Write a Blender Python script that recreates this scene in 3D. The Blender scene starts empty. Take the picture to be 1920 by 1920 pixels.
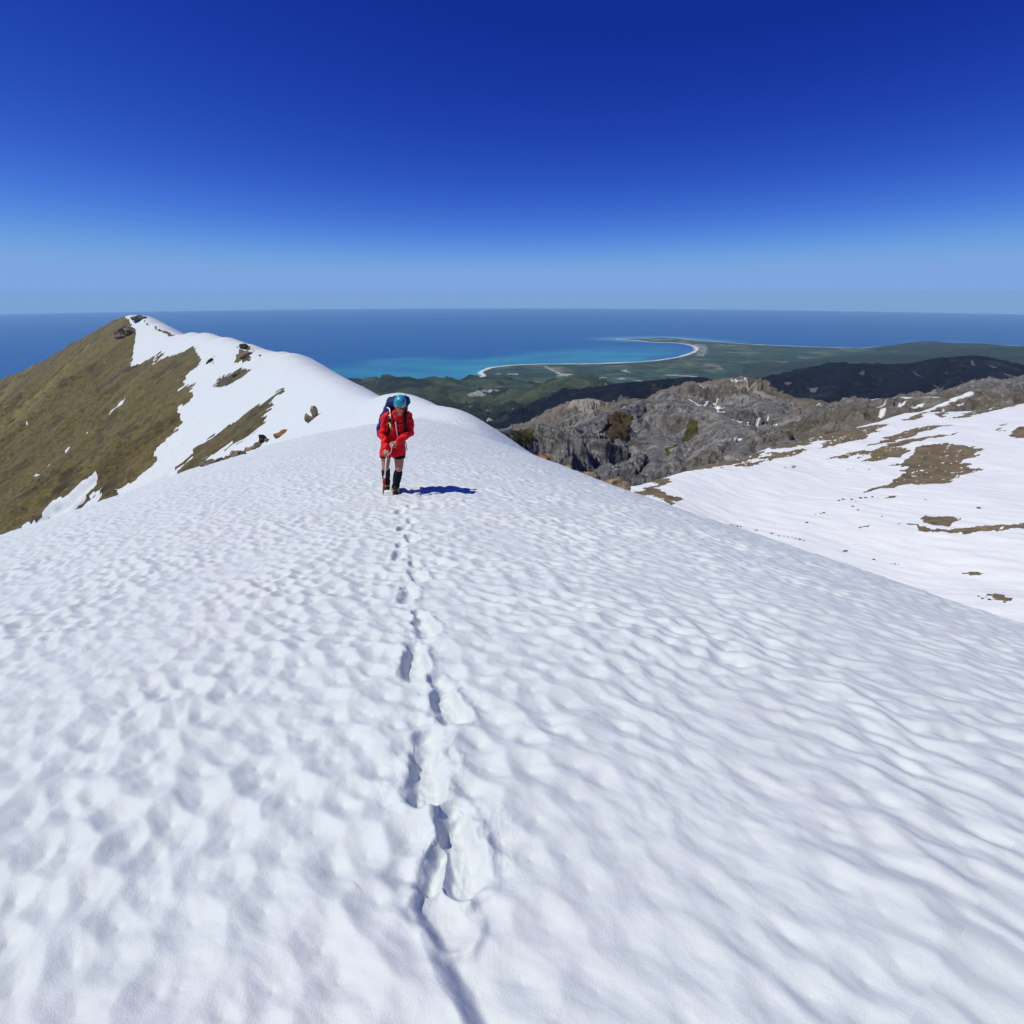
import bpy, bmesh, math, random
import numpy as np
from mathutils import Vector, Matrix
R_ = math.radians
random.seed(7)
scene = bpy.context.scene
COL = scene.collection

# ------------------------------------------------------------------ camera, sky, sun, exposure
EARTH, ALT = 6.371e6, 2600.0             # the camera stands 2600 m above the sea
F_PX, PITCH = 960.0, R_(23.34)           # 90 degree lens tilted down
cam_d = bpy.data.cameras.new('camera')
cam = bpy.data.objects.new('camera', cam_d); COL.objects.link(cam)
cam_d.sensor_fit = 'HORIZONTAL'; cam_d.sensor_width = 36; cam_d.lens = 18.0
cam_d.clip_start = 0.05; cam_d.clip_end = 600000
cam.location = (0, 0, 0); cam.rotation_euler = (R_(90) - PITCH, 0, 0)
scene.camera = cam

SUN = Vector((-0.54, -0.09, 0.84)).normalized()      # towards the sun: from the left, a little behind
w = bpy.data.worlds.new('World'); scene.world = w; w.use_nodes = True
nt = w.node_tree; nt.nodes.clear()
sky = nt.nodes.new('ShaderNodeTexSky'); sky.sky_type = 'NISHITA'; sky.sun_disc = False
sky.sun_elevation = math.asin(SUN.z); sky.sun_rotation = math.atan2(SUN.x, SUN.y)
sky.altitude = 2600; sky.air_density = 0.5; sky.dust_density = 0.0; sky.ozone_density = 6.0
stc = nt.nodes.new('ShaderNodeTexCoord'); sad = nt.nodes.new('ShaderNodeVectorMath'); sad.inputs[1].default_value = (0, 0, .0287); sno = nt.nodes.new('ShaderNodeVectorMath'); sno.operation = 'NORMALIZE'   # the horizon dips 1.64 degrees from this height
nt.links.new(stc.outputs['Generated'], sad.inputs[0]); nt.links.new(sad.outputs[0], sno.inputs[0]); nt.links.new(sno.outputs[0], sky.inputs[0])
sep = nt.nodes.new('ShaderNodeSeparateColor'); com = nt.nodes.new('ShaderNodeCombineColor')      # deep, clear mountain-air blue
nt.links.new(sky.outputs[0], sep.inputs[0])
for k_, (g_, s_) in enumerate([(2.68, 28.9), (2.2, 6.44), (1.06, 1.66)]):
    m0 = nt.nodes.new('ShaderNodeMath'); m0.operation = 'SMOOTH_MIN'; m0.inputs[1].default_value = (1.59, 2.75, 4.58)[k_]; m0.inputs[2].default_value = (.7, 1.0, 1.2)[k_]
    m9 = nt.nodes.new('ShaderNodeMath'); m9.operation = 'MAXIMUM'; m9.inputs[1].default_value = (.43, .84, 1.9)[k_]; nt.links.new(m0.outputs[0], m9.inputs[0])
    m1 = nt.nodes.new('ShaderNodeMath'); m1.operation = 'MULTIPLY'; m1.inputs[1].default_value = .1
    m2 = nt.nodes.new('ShaderNodeMath'); m2.operation = 'POWER'; m2.inputs[1].default_value = g_
    m3 = nt.nodes.new('ShaderNodeMath'); m3.operation = 'MULTIPLY'; m3.inputs[1].default_value = s_ * 10
    nt.links.new(sep.outputs[k_], m0.inputs[0]); nt.links.new(m9.outputs[0], m1.inputs[0]); nt.links.new(m1.outputs[0], m2.inputs[0]); nt.links.new(m2.outputs[0], m3.inputs[0]); nt.links.new(m3.outputs[0], com.inputs[k_])
bg = nt.nodes.new('ShaderNodeBackground'); bg.inputs[1].default_value = 0.1
wo = nt.nodes.new('ShaderNodeOutputWorld')
nt.links.new(com.outputs[0], bg.inputs[0]); nt.links.new(bg.outputs[0], wo.inputs[0])
sl = bpy.data.lights.new('sun', 'SUN'); sl.energy = 4.2; sl.angle = R_(0.53); sl.color = (1.0, 0.975, 0.83)
so = bpy.data.objects.new('sun', sl); COL.objects.link(so)
so.rotation_euler = SUN.to_track_quat('Z', 'Y').to_euler(); so.location = (-30, -10, 40)
vs = scene.view_settings
vs.view_transform = 'Standard'; vs.look = 'None'; vs.exposure = 0.0; vs.gamma = 1.0; vs.use_curve_mapping = False
cy = scene.cycles
cy.use_denoising = True; cy.max_bounces = 6; cy.diffuse_bounces = 3; cy.glossy_bounces = 2; cy.transmission_bounces = 2
cy.volume_bounces = 3; cy.caustics_reflective = False; cy.caustics_refractive = False; cy.sample_clamp_indirect = 4.0

# ------------------------------------------------------------------ small tools
CP, SP = math.cos(PITCH), math.sin(PITCH)
def ray(u, v):
    xc, yc = (u - 960) / F_PX, (960 - v) / F_PX
    d = np.array([xc, CP + yc * SP, yc * CP - SP]); return d / math.hypot(d[0], d[1])
def P(u, v, dist):                        # point at a horizontal distance along a sight line
    return ray(u, v) * dist
def march(H, u, v, r0, r1, n=1500):       # where a sight line meets a height function
    d = ray(u, v); r = np.geomspace(r0, r1, n)
    g = d[2] * r - H(d[0] * r, d[1] * r)
    k = np.argmax(g < 0) if (g < 0).any() else int(np.argmin(g / r))
    if 0 < k and g[k] < 0:
        t = g[k - 1] / (g[k - 1] - g[k]); rr = r[k - 1] + t * (r[k] - r[k - 1])
    else: rr = r[k]
    return np.array([d[0] * rr, d[1] * rr])
def sea_dist(u, v):                       # distance to the curved sea along a sight line
    s = -ray(u, v)[2]; q = s * s - 2 * ALT / EARTH
    return EARTH * (s - math.sqrt(max(q, 0)))
def sea_pt(u, v):
    return ray(u, v)[:2] * sea_dist(u, v)
def sphere(x, y): return -ALT - (x * x + y * y) / (2 * EARTH)

def _h(ix, iy, seed):
    n = (ix.astype(np.int64) * 374761393 + iy.astype(np.int64) * 668265263 + seed * 974711) & 0x7fffffff
    n = ((n ^ (n >> 13)) * 1274126177) & 0x7fffffff
    n = ((n ^ (n >> 16)) * 2246822519) & 0x7fffffff
    return ((n ^ (n >> 15)) & 0xffff) / 65536.0
def gn(x, y, seed=0):                     # gradient noise about -1..1
    x0, y0 = np.floor(x), np.floor(y); fx, fy = x - x0, y - y0
    ux = fx * fx * fx * (fx * (fx * 6 - 15) + 10); uy = fy * fy * fy * (fy * (fy * 6 - 15) + 10)
    def g(dx, dy):
        a = _h(x0 + dx, y0 + dy, seed) * (2 * math.pi)
        return np.cos(a) * (fx - dx) + np.sin(a) * (fy - dy)
    a, b, c, d = g(0, 0), g(1, 0), g(0, 1), g(1, 1)
    return ((a + (b - a) * ux) * (1 - uy) + (c + (d - c) * ux) * uy) * 1.6
def fbm(x, y, o=4, seed=0, gain=.5):
    s, a = 0, 1.0
    for k in range(o):
        s = s + a * gn(x * 2 ** k, y * 2 ** k, seed + k * 7); a *= gain
    return s
def ridged(x, y, o=4, seed=0, gain=.55):
    s, a = 0, 1.0
    for k in range(o):
        s = s + a * (1 - 2 * np.abs(gn(x * 2.03 ** k, y * 2.03 ** k, seed + k * 5))); a *= gain
    return s
def cups(x, y, seed=0, k=9.0):            # smooth cell distance: bowls with raised lips, like sun-cupped snow
    x0, y0 = np.floor(x), np.floor(y); acc = np.zeros(x.shape)
    for dx in (-1, 0, 1):
        for dy in (-1, 0, 1):
            px, py = x0 + dx + .5 + .85 * (_h(x0 + dx, y0 + dy, seed) - .5), y0 + dy + .5 + .85 * (_h(x0 + dx, y0 + dy, seed + 1) - .5)
            acc += np.exp(-k * np.hypot(x - px, y - py))
    return -np.log(acc + 1e-12) / k
def sstep(a, b, x):
    t = np.clip((x - a) / (b - a), 0, 1); return t * t * (3 - 2 * t)
def smax(a, b, k): return .5 * (a + b + np.sqrt((a - b) ** 2 + k * k))
def hyp(t, w_): return np.sqrt(t * t + w_ * w_) - w_

def catmull(pts, n):                      # smooth polyline through rows of numbers
    p = np.array(pts, float); p = np.vstack([2 * p[0] - p[1], p, 2 * p[-1] - p[-2]]); out = []
    for i in range(1, len(p) - 2):
        for t in np.arange(n) / n:
            out.append(.5 * (2 * p[i] + (p[i + 1] - p[i - 1]) * t + (2 * p[i - 1] - 5 * p[i] + 4 * p[i + 1] - p[i + 2]) * t * t
                             + (3 * p[i] - p[i - 1] - 3 * p[i + 1] + p[i + 2]) * t ** 3))
    out.append(p[-2]); return np.array(out)
def seg_dist(x, y, a, b):
    dx, dy = b[0] - a[0], b[1] - a[1]; L = dx * dx + dy * dy + 1e-9
    t = np.clip(((x - a[0]) * dx + (y - a[1]) * dy) / L, 0, 1)
    ex, ey = x - a[0] - t * dx, y - a[1] - t * dy
    return np.sqrt(ex * ex + ey * ey), t, np.sign(dx * ey - dy * ex)    # sign +: left of travel
def line_dist(x, y, pts):
    best = np.full(x.shape, 1e12); sg = np.zeros(x.shape)
    for a, b in zip(pts[:-1], pts[1:]):
        d, t, s = seg_dist(x, y, a, b); m = d < best; best = np.where(m, d, best); sg = np.where(m, s, sg)
    return best, sg
def inside(x, y, poly):
    r = np.zeros(x.shape, bool); poly = np.asarray(poly)
    lo, hi = poly.min(0), poly.max(0)
    m = (x > lo[0]) & (x < hi[0]) & (y > lo[1]) & (y < hi[1])
    if not m.any(): return r
    xs, ys = x[m], y[m]; c = np.zeros(xs.shape, bool)
    for (ax, ay), (bx, by) in zip(poly, np.roll(poly, -1, 0)):
        if ay == by: continue
        c ^= ((ay > ys) != (by > ys)) & (xs < (bx - ax) * (ys - ay) / (by - ay) + ax)
    r[m] = c; return r
def dense(poly, step=14, closed=True):
    out = []; q = list(poly) + ([poly[0]] if closed else [])
    for (a, b), (c, d) in zip(q[:-1], q[1:]):
        n = max(1, int(math.hypot(c - a, d - b) / step))
        out += [(a + (c - a) * i / n, b + (d - b) * i / n) for i in range(n)]
    return out + ([] if closed else [q[-1]])
def Z2(pts): return [(x / 3, 560 + y / 3) for x, y in pts]
def Z3(pts): return [(560 + x * 680 / 1920, 560 + y * 680 / 1920) for x, y in pts]
def Z4(pts): return [(1180 + x * 740 / 1920, 560 + y * 740 / 1920) for x, y in pts]
def Z5(pts): return [(860 + x * 440 / 1920, 660 + y * 440 / 1920) for x, y in pts]

def link(name, me, mat=None, parent=None):
    o = bpy.data.objects.new(name, me); COL.objects.link(o)
    if mat: me.materials.append(mat)
    if parent: o.parent = parent
    return o
def grid_mesh(name, X, Y, Z, mat, attrs=None, wrap=False, keep=None):
    nr, nc = X.shape
    co = np.stack([X, Y, Z], -1).reshape(-1, 3).astype(np.float32)
    i = np.arange(nr - 1)[:, None]; j = np.arange(nc if wrap else nc - 1)[None, :]; jn = (j + 1) % nc
    q = np.stack([i * nc + j, i * nc + jn, (i + 1) * nc + jn, (i + 1) * nc + j], -1).reshape(-1, 4)
    if keep is not None:
        k = keep.reshape(-1); q = q[k[q].any(1)]
    q = q.astype(np.int32); me = bpy.data.meshes.new(name)
    me.vertices.add(len(co)); me.vertices.foreach_set('co', co.ravel())
    me.loops.add(q.size); me.loops.foreach_set('vertex_index', q.ravel())
    me.polygons.add(len(q)); me.polygons.foreach_set('loop_start', np.arange(0, q.size, 4, dtype=np.int32))
    me.polygons.foreach_set('use_smooth', np.ones(len(q), bool))
    for k, a in (attrs or {}).items():
        if a.ndim == 3:
            at = me.attributes.new(k, 'FLOAT_VECTOR', 'POINT'); at.data.foreach_set('vector', a.reshape(-1).astype(np.float32))
        else:
            at = me.attributes.new(k, 'FLOAT', 'POINT'); at.data.foreach_set('value', a.reshape(-1).astype(np.float32))
    me.update(calc_edges=True)
    return link(name, me, mat)
def structure(o): o['kind'] = 'structure'; return o
def tag(o, label, cat, group=None):
    o['label'] = label; o['category'] = cat
    if group: o['group'] = group
    return o
def empty(name, loc, rot=(0, 0, 0)):
    o = bpy.data.objects.new(name, None); COL.objects.link(o); o.location = loc; o.rotation_euler = rot; o.empty_display_size = .2
    return o

class N:                                   # short-hand for building shader trees
    def __init__(s, name, rough=.8, spec=.3):
        s.m = bpy.data.materials.new(name); s.m.use_nodes = True; s.t = s.m.node_tree; s.b = s.t.nodes['Principled BSDF']
        s.b.inputs['Roughness'].default_value = rough; s.b.inputs['Specular IOR Level'].default_value = spec
    def n(s, typ, **kw):
        o = s.t.nodes.new('ShaderNode' + typ)
        for k, v in kw.items(): setattr(o, k, v)
        return o
    def put(s, sock, v):
        if isinstance(v, bpy.types.NodeSocket): s.t.links.new(v, sock)
        else: sock.default_value = (*v, 1) if isinstance(v, tuple) and len(v) == 3 and sock.type == 'RGBA' else v
    def pos(s, scale=(1, 1, 1), src=None):
        src = src or s.n('TexCoord').outputs['Object']
        mp = s.n('Mapping'); mp.inputs['Scale'].default_value = scale; s.t.links.new(src, mp.inputs[0]); return mp.outputs[0]
    def attr(s, name, out='Fac'): return s.n('Attribute', attribute_name=name).outputs[out]
    def noise(s, vec, scale, detail=6, rough=.55, dist=0):
        o = s.n('TexNoise'); s.put(o.inputs['Vector'], vec); o.inputs['Scale'].default_value = scale
        o.inputs['Detail'].default_value = detail; o.inputs['Roughness'].default_value = rough; o.inputs['Distortion'].default_value = dist
        return o.outputs['Fac']
    def vor(s, vec, scale, out='Distance', feature='F1'):
        o = s.n('TexVoronoi', feature=feature); s.put(o.inputs['Vector'], vec); o.inputs['Scale'].default_value = scale; return o.outputs[out]
    def ramp(s, f, *stops):
        o = s.n('ValToRGB'); s.put(o.inputs[0], f); e = o.color_ramp.elements
        while len(e) < len(stops): e.new(.5)
        for k, (p, c) in zip(e, stops): k.position = p; k.color = (*c, 1) if isinstance(c, tuple) else (c, c, c, 1)
        return o.outputs[0]
    def mix(s, f, a, b, mode='MIX'):
        o = s.n('Mix', data_type='RGBA', blend_type=mode); s.put(o.inputs[0], f); s.put(o.inputs[6], a); s.put(o.inputs[7], b); return o.outputs[2]
    def math(s, op, a, b=0.0, clamp=False):
        o = s.n('Math', operation=op, use_clamp=clamp); s.put(o.inputs[0], a); s.put(o.inputs[1], b); return o.outputs[0]
    def color(s, c): s.put(s.b.inputs['Base Color'], c)
    def bump(s, h, dist=.02, strength=1.0):
        o = s.n('Bump'); s.put(o.inputs['Height'], h); o.inputs['Distance'].default_value = dist; o.inputs['Strength'].default_value = strength
        s.t.links.new(o.outputs[0], s.b.inputs['Normal']); return o
def plain(name, c, rough=.7, spec=.3, grain=0.0, metal=0.0):
    m = N(name, rough, spec); m.b.inputs['Metallic'].default_value = metal
    if grain:
        f = m.noise(m.pos(), 40, 4); m.color(m.mix(f, tuple(x * (1 - grain) for x in c), tuple(min(1, x * (1 + grain)) for x in c)))
    else: m.color(c)
    return m.m

# ------------------------------------------------------------------ snow ridge: height function
AX = R_(-15)                                       # the crest runs 15 degrees left of straight ahead
ES, ET = (math.sin(AX), math.cos(AX)), (math.cos(AX), -math.sin(AX))
H0, KR, KL = 1.5, .0305, .015
def dome(x, y):
    s = x * ES[0] + y * ES[1]; t = x * ET[0] + y * ET[1]
    s2 = np.clip(s - 10, 0, 40); t = t - .002 * s2 * s2; e = np.maximum(s - 33 - .5 * np.clip(t, -4, 2) + 2 * np.clip(t - 1.5, 0, 14), 0); z0 = -H0 - .2 * s + .0008 * np.clip(s - 12, 0, 40) ** 2 - np.where(e < 20, .012 * e * e, 4.8 + .48 * (e - 20))
    z0 = z0 - np.where(s < -8, .002 * (s + 8) ** 2, 0) * (s > -60)
    return z0 - np.where(t > 0, .9 * hyp(t, .45 / KR), .7 * hyp(t, .35 / KL))
CREST = [(900, 850, 29), (872, 800, 33), (842, 768, 39), (795, 757, 48), (745, 737, 58), (700, 747, 78), (660, 735, 100), (620, 712, 125), (580, 689, 150),
         (540, 665, 178), (500, 660, 205), (468, 652, 228), (440, 641, 250), (385, 627, 290), (345, 627, 320), (325, 627, 338), (290, 606, 370),
         (262, 593, 400), (235, 594, 425), (185, 619, 445), (130, 650, 465), (70, 683, 485), (0, 712, 500), (-120, 765, 520), (-400, 880, 540)]
cr = catmull([P(*c) for c in CREST], 4)
def arete(x, y):
    W = np.zeros(x.shape); V = np.zeros(x.shape); T = np.zeros(x.shape); S = np.zeros(x.shape)
    n = len(cr) - 1
    for i in range(n):
        a, b = cr[i], cr[i + 1]
        d, t, sg = seg_dist(x, y, a, b)
        zc = a[2] + (b[2] - a[2]) * t
        wl = 5.0 if i > 28 else 2.6
        left = sg > 0
        val = zc - np.where(left, .62 * hyp(d, wl), np.where(i < 20, .74 * hyp(d, 1.8), .75 * hyp(d, 7.0)))
        ww = 1.0 / (d * d + 1.5) ** 4
        W += ww; V += ww * val; T += ww * d * sg; S += ww * (i + t)
    S = S / W; return V / W + sstep(28, 38, S) * np.exp(-(T / W / 9) ** 2) * (1.5 * gn(S * .8, S * 0, 87) + .8 * gn(S * 2.1, S * 0, 88)), T / W, S
def ridge_all(x, y):
    zd = dome(x, y); far = np.hypot(x, y) > 20
    T = np.zeros(x.shape); S = np.zeros(x.shape); z = zd.copy()
    if far.any():
        za, ta, sa = arete(x[far], y[far]); z[far] = smax(zd[far], za, .5); T[far] = ta; S[far] = sa
    return z, T, S
def H_ridge(x, y): return ridge_all(np.asarray(x, float), np.asarray(y, float))[0]

def to_plan(H, polys, r0, r1, step=14):
    return [np.array([march(H, u, v, r0, r1, 900) for u, v in dense(p, step)]) for p in polys]

# ripples, footprints, trench
PRINTS = [(771, 949, 8), (750, 959, -8), (772, 976, 6), (757, 991, -8), (772, 1012, 10), (748, 1041, -6), (781, 1077, 14), (766, 1114, -4),
          (797, 1177, 14), (777, 1247, -2), (840, 1326, 15), (798, 1456, -3), (860, 1590, 6)]
prints = [(*march(H_ridge, u, v, .4, 30), a) for u, v, a in PRINTS]
toes = [(*march(H_ridge, u, v, .4, 30), a) for u, v, a in [(762, 1100, 0), (788, 1155, 20), (779, 1217, 4), (824, 1285, 25), (800, 1398, 6), (848, 1535, 10), (778, 1058, 12), (752, 1024, 0)]]
trench = np.array([march(H_ridge, u, v, .2, 30) for u, v in [(690, 1680), (728, 1712), (756, 1735), (783, 1755), (800, 1805), (822, 1850), (846, 1885), (862, 1922), (900, 2020), (960, 2200)]])
pit = march(H_ridge, 803, 1622, .2, 30); slabs = march(H_ridge, 834, 1690, .2, 30)
def snow_detail(x, y):
    r = np.hypot(x, y)
    wx = x + .10 * gn(x * 1.3, y * 1.3, 3); wy = y + .10 * gn(x * 1.3 + 9, y * 1.3, 4)
    a = .64 * wx + .77 * wy; b = -.77 * wx + .64 * wy
    z = .030 * gn(x * .55, y * .55, 11) * sstep(.2, 2, r)
    r_ = sstep(-1.5, 2.5, x + .25 * y)                                      # wind-drawn ripples take over to the right
    n1 = gn(a / .09, b / .20, 21); n2 = gn(a / .19 + 5, b / .34, 22)
    amp = .8 + .55 * gn(x * .9, y * .9, 8)
    ca = .64 * x + .77 * y + .03 * gn(x * 3, y * 3, 25); cb = -.77 * x + .64 * y + .03 * gn(x * 3, y * 3 + 9, 25)
    c1 = cups(ca / .135, cb / .180, 24, 17.0); c2 = cups(a / .36 + 3, b / .50, 26)
    z = z + amp * (.060 * (1 - .30 * r_) * c1 + .024 * c2 + .014 * (.25 + .95 * r_) * n1 + .013 * (.5 + .6 * r_) * n2)
    z = z + .0035 * gn(a / .055, b / .10, 31) + .0012 * gn(a / .03, b / .05, 32)
    fade = 1 - sstep(45, 75, r)
    z = z - .018
    z = z * fade
    near = r < 12
    xs, ys = x[near], y[near]; dz = np.zeros(xs.shape); flat = np.zeros(xs.shape)
    jx = xs + .011 * gn(xs * 11, ys * 11, 41) + .003 * gn(xs * 33, ys * 33, 42); jy = ys + .011 * gn(xs * 11, ys * 11, 43) + .003 * gn(xs * 33, ys * 33, 44)
    def stamp(cx, cy, ang, L, Wd, depth, rim):
        nonlocal dz
        m = (np.abs(xs - cx) < .5) & (np.abs(ys - cy) < .5)
        if not m.any(): return
        h = math.atan2(-cx, -cy) + R_(-ang)                                 # toes towards the camera
        hx, hy = math.sin(h), math.cos(h); px, py = jx[m] - cx, jy[m] - cy
        p, q = px * hx + py * hy, px * hy - py * hx
        rr = Wd * .5 * (1 + .12 * np.sin(p * 14)); d = np.hypot(np.maximum(np.abs(p) - (L - Wd) / 2, 0), q) - rr
        floor_ = depth * (1 + .07 * gn(xs[m] * 16, ys[m] * 16, 51) + .05 * gn(xs[m] * 40, ys[m] * 40, 53) + .22 * np.clip(-d / .06, 0, 1) - .15 * np.exp(-(p / .035) ** 2)); flat[m] = np.maximum(flat[m], sstep(.02, -.015, d))
        dd = -floor_ * sstep(.018, -.036, d) + rim * np.exp(-((d - .03) / .022) ** 2) * (1 + .8 * gn(xs[m] * 18, ys[m] * 18, 52))
        cur = dz[m]; dz[m] = np.where(dd < 0, np.minimum(cur, dd), cur + dd * (cur > -.01))
    for cx, cy, a_ in prints: stamp(cx, cy, a_, .33, .120, .046, .009)
    for cx, cy, a_ in toes: stamp(cx, cy, a_, .17, .085, .028, .006)
    # broken hollow next to the last print
    stamp(pit[0] + .02, pit[1], -24, .17, .075, .048, .008); stamp(slabs[0], slabs[1] - .03, 28, .18, .085, .014, .014)
    q, sg = line_dist(jx * .5 + xs * .5, jy * .5 + ys * .5, trench)
    right = sg < 0                                                         # trench was laid towards the camera
    L = trench[0]; along = np.hypot(xs - L[0], ys - L[1])
    d0 = trench[1] - trench[0]; d0 = d0 / np.hypot(*d0); before = np.maximum(-((xs - L[0]) * d0[0] + (ys - L[1]) * d0[1]), 0)
    prof = np.where(sg > 0, -.066 * np.exp(-q / .17) * sstep(0, .075, q) + .012 * (1 - sstep(0, .075, q)), .012 * np.exp(-q / .05)) * np.exp(-(before / .05) ** 2) * (.55 + .45 * sstep(0, .25, along))
    dz = dz + prof * (q < 2) * sstep(0, .15, along)
    # chopped snow beside the track
    tr = np.min([np.hypot(xs - c[0], ys - c[1]) for c in prints], 0)
    dz = dz + .003 * sstep(.30, .10, tr) * ridged(xs * 12, ys * 12, 3, 71)
    z[near] = z[near] * (1 - .85 * flat) + dz
    return z

# ------------------------------------------------------------------ snow ridge: mesh
az = np.radians(np.concatenate([np.arange(-180, -62, 2.5), np.arange(-62, 56, .115), np.arange(56, 180, 2.5)]))
rr = np.concatenate([np.geomspace(.06, .45, 14)[:-1], np.geomspace(.45, 60, 1250), np.geomspace(60, 900, 440)[1:]])
X = rr[:, None] * np.sin(az)[None, :]; Y = rr[:, None] * np.cos(az)[None, :]
Zr, T, S = ridge_all(X, Y)
far = np.hypot(X, Y) > 40
nf = np.zeros(X.shape)
xf, yf, tf, sf = X[far], Y[far], T[far], S[far]
lf = sstep(6, 60, tf)
alng = sf * 12.0                                                          # metres along the crest, roughly
nf[far] = lf * (2.8 * gn(alng / 22, tf / 90, 81) + 1.5 * gn(alng / 9, tf / 40, 82)) + .35 * fbm(xf / 14, yf / 14, 3, 83) * sstep(0, 8, np.abs(tf)) \
    + lf * .9 * ridged(xf / 7, yf / 7, 3, 85)
Zs = np.maximum(Zr, -700) + nf + snow_detail(X, Y)
BROWN = Z2([(700, 95), (735, 142), (765, 200), (748, 290), (735, 392), (800, 362), (860, 330), (915, 288), (880, 340), (850, 352), (945, 290), (905, 330), (858, 385),
            (940, 332), (1000, 312), (1085, 265), (1105, 300), (1135, 345), (1110, 390), (1060, 432), (992, 527), (1045, 490), (1110, 460), (1070, 530), (1090, 545), (1040, 590),
            (1000, 612), (1000, 655), (1030, 690), (1010, 740), (950, 802), (880, 872), (870, 920), (780, 1002), (720, 1060), (640, 1140),
            (590, 1180), (505, 1200), (560, 1140), (595, 1095), (530, 1140), (470, 1200), (405, 1235), (455, 1165), (520, 1090), (572, 1030), (480, 1085), (350, 1190), (230, 1302),
            (120, 1350), (0, 1395), (-200, 1470), (-900, 1500), (-900, 200), (-200, 520), (0, 455), (300, 310), (480, 200), (640, 105)])
B2 = [Z2(p) for p in [[(1200, 500), (1222, 462), (1290, 420), (1355, 380), (1380, 400), (1410, 395), (1370, 440), (1280, 490)],
      [(1605, 490), (1560, 540), (1490, 640), (1480, 700), (1420, 760), (1270, 862), (1130, 952), (955, 1028), (1020, 960), (1180, 800), (1330, 680), (1470, 590), (1540, 540)],
      [(1330, 302), (1435, 296), (1400, 350), (1330, 362)], [(1215, 455), (1270, 420), (1260, 435), (1225, 462)], [(1160, 370), (1200, 335), (1195, 355)],
      [(1210, 330), (1228, 318), (1225, 335)], [(1255, 355), (1290, 342), (1270, 356)], [(1330, 255), (1375, 262), (1440, 292), (1390, 290)],
      [(800, 118), (850, 150), (905, 175), (985, 205), (960, 210), (880, 170), (820, 140)], [(1445, 320), (1475, 316), (1460, 325)]]]
WHITE = [Z2(p) for p in [[(700, 558), (706, 566), (616, 652), (608, 650)], [(404, 825), (408, 830), (362, 866), (356, 862)], [(308, 910), (312, 916), (278, 944), (270, 940)],
      [(245, 963), (246, 970), (196, 1006), (190, 1003)], [(150, 705), (165, 712), (152, 716)], [(684, 1003), (660, 1015), (664, 1010)], [(645, 1040), (628, 1050), (634, 1042)], [(492, 750), (486, 760), (484, 754)]]]
pl = to_plan(H_ridge, [BROWN] + B2 + WHITE, 35, 800, 10)
brown = np.zeros(X.shape)
sel = (np.hypot(X, Y) > 36) & (X < 20)
xs, ys, ts, ss = X[sel], Y[sel], T[sel], S[sel] * 12.0
# ragged edges, longest along the fall line
jx = 2.6 * gn(ss / 3.4, ts / 26, 91) + 1.6 * gn(ss / 1.3, ts / 11, 92); c, s_ = math.cos(R_(-41)), math.sin(R_(-41))
wx, wy = xs + jx * s_ * 1.2 + .5 * gn(xs / 2, ys / 2, 93), ys + jx * c * 1.2
m = np.zeros(xs.shape, bool)
for p in pl[:1 + len(B2)]: m |= inside(wx, wy, p)
for p in pl[1 + len(B2):]: m &= ~inside(xs, ys, p)
rr_ = np.hypot(xs, ys)
m |= (S[sel] > 70.5) | ((ts > 30) & (S[sel] > 68))                                              # far spur behind the summit
m |= (ts < -25) & (rr_ > 60)                                                # hidden right-hand flank: rock
brown[sel] = m

mt = N('snow_and_scree', .55, .25)
po = mt.pos()
bm_ = mt.attr('brown'); fl = mt.attr('flow', 'Vector')
gr = mt.noise(po, 160, 3, .75); g2 = mt.noise(po, 6, 4); pink = mt.ramp(mt.noise(po, .55, 3), (.55, 0.0), (.75, 1.0))
snow_c = mt.mix(mt.math('MULTIPLY', pink, .5), (.575, .625, .645), (.61, .605, .63))
snow_c = mt.mix(mt.math('MULTIPLY', gr, .32), snow_c, (.50, .535, .575))
fl1 = mt.math('ADD', mt.math('MULTIPLY', mt.noise(mt.pos((.045, .006, 1), fl), 1, 6, .6), .5), mt.math('MULTIPLY', mt.noise(mt.pos((.022, .0025, 1), fl), 1, 3, .5), .5)); fl2 = mt.noise(mt.pos((.35, .035, 1), fl), 1, 6, .65); n3 = mt.noise(po, .45, 6, .72); n4 = mt.noise(po, .07, 5, .6)
sc = mt.ramp(fl1, (.36, (.045, .032, .007)), (.46, (.115, .088, .020)), (.55, (.17, .138, .036)), (.66, (.32, .28, .095)))
sc = mt.mix(.55, sc, mt.ramp(fl2, (.3, (.06, .045, .010)), (.7, (.21, .172, .05))))
sc = mt.mix(mt.ramp(n3, (.50, 0.0), (.66, .8)), sc, (.028, .024, .014)); sc = mt.mix(mt.ramp(n3, (.30, .75), (.42, 0.0)), sc, (.24, .20, .13))
sc = mt.mix(mt.ramp(n4, (.54, 0.0), (.66, .85)), sc, (.042, .030, .012))
mask = mt.ramp(mt.math('ADD', bm_, mt.math('MULTIPLY', mt.math('SUBTRACT', n3, .5), .9)), (.44, 0.0), (.56, 1.0))
mt.color(mt.mix(mask, snow_c, sc))
hgt = mt.math('ADD', mt.math('MULTIPLY', gr, .0016), mt.math('MULTIPLY', mt.noise(po, 24, 4), .003))
hgt = mt.math('ADD', hgt, mt.math('MULTIPLY', mask, mt.math('MULTIPLY', n3, 1.6)))
mt.bump(hgt, 1.0)
snow_ridge = structure(grid_mesh('snow_ridge', X, Y, Zs, mt.m, {'brown': brown, 'flow': np.stack([S * 12, T, np.zeros(T.shape)], -1)}, wrap=True))
print('ridge', len(snow_ridge.data.vertices))

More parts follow.
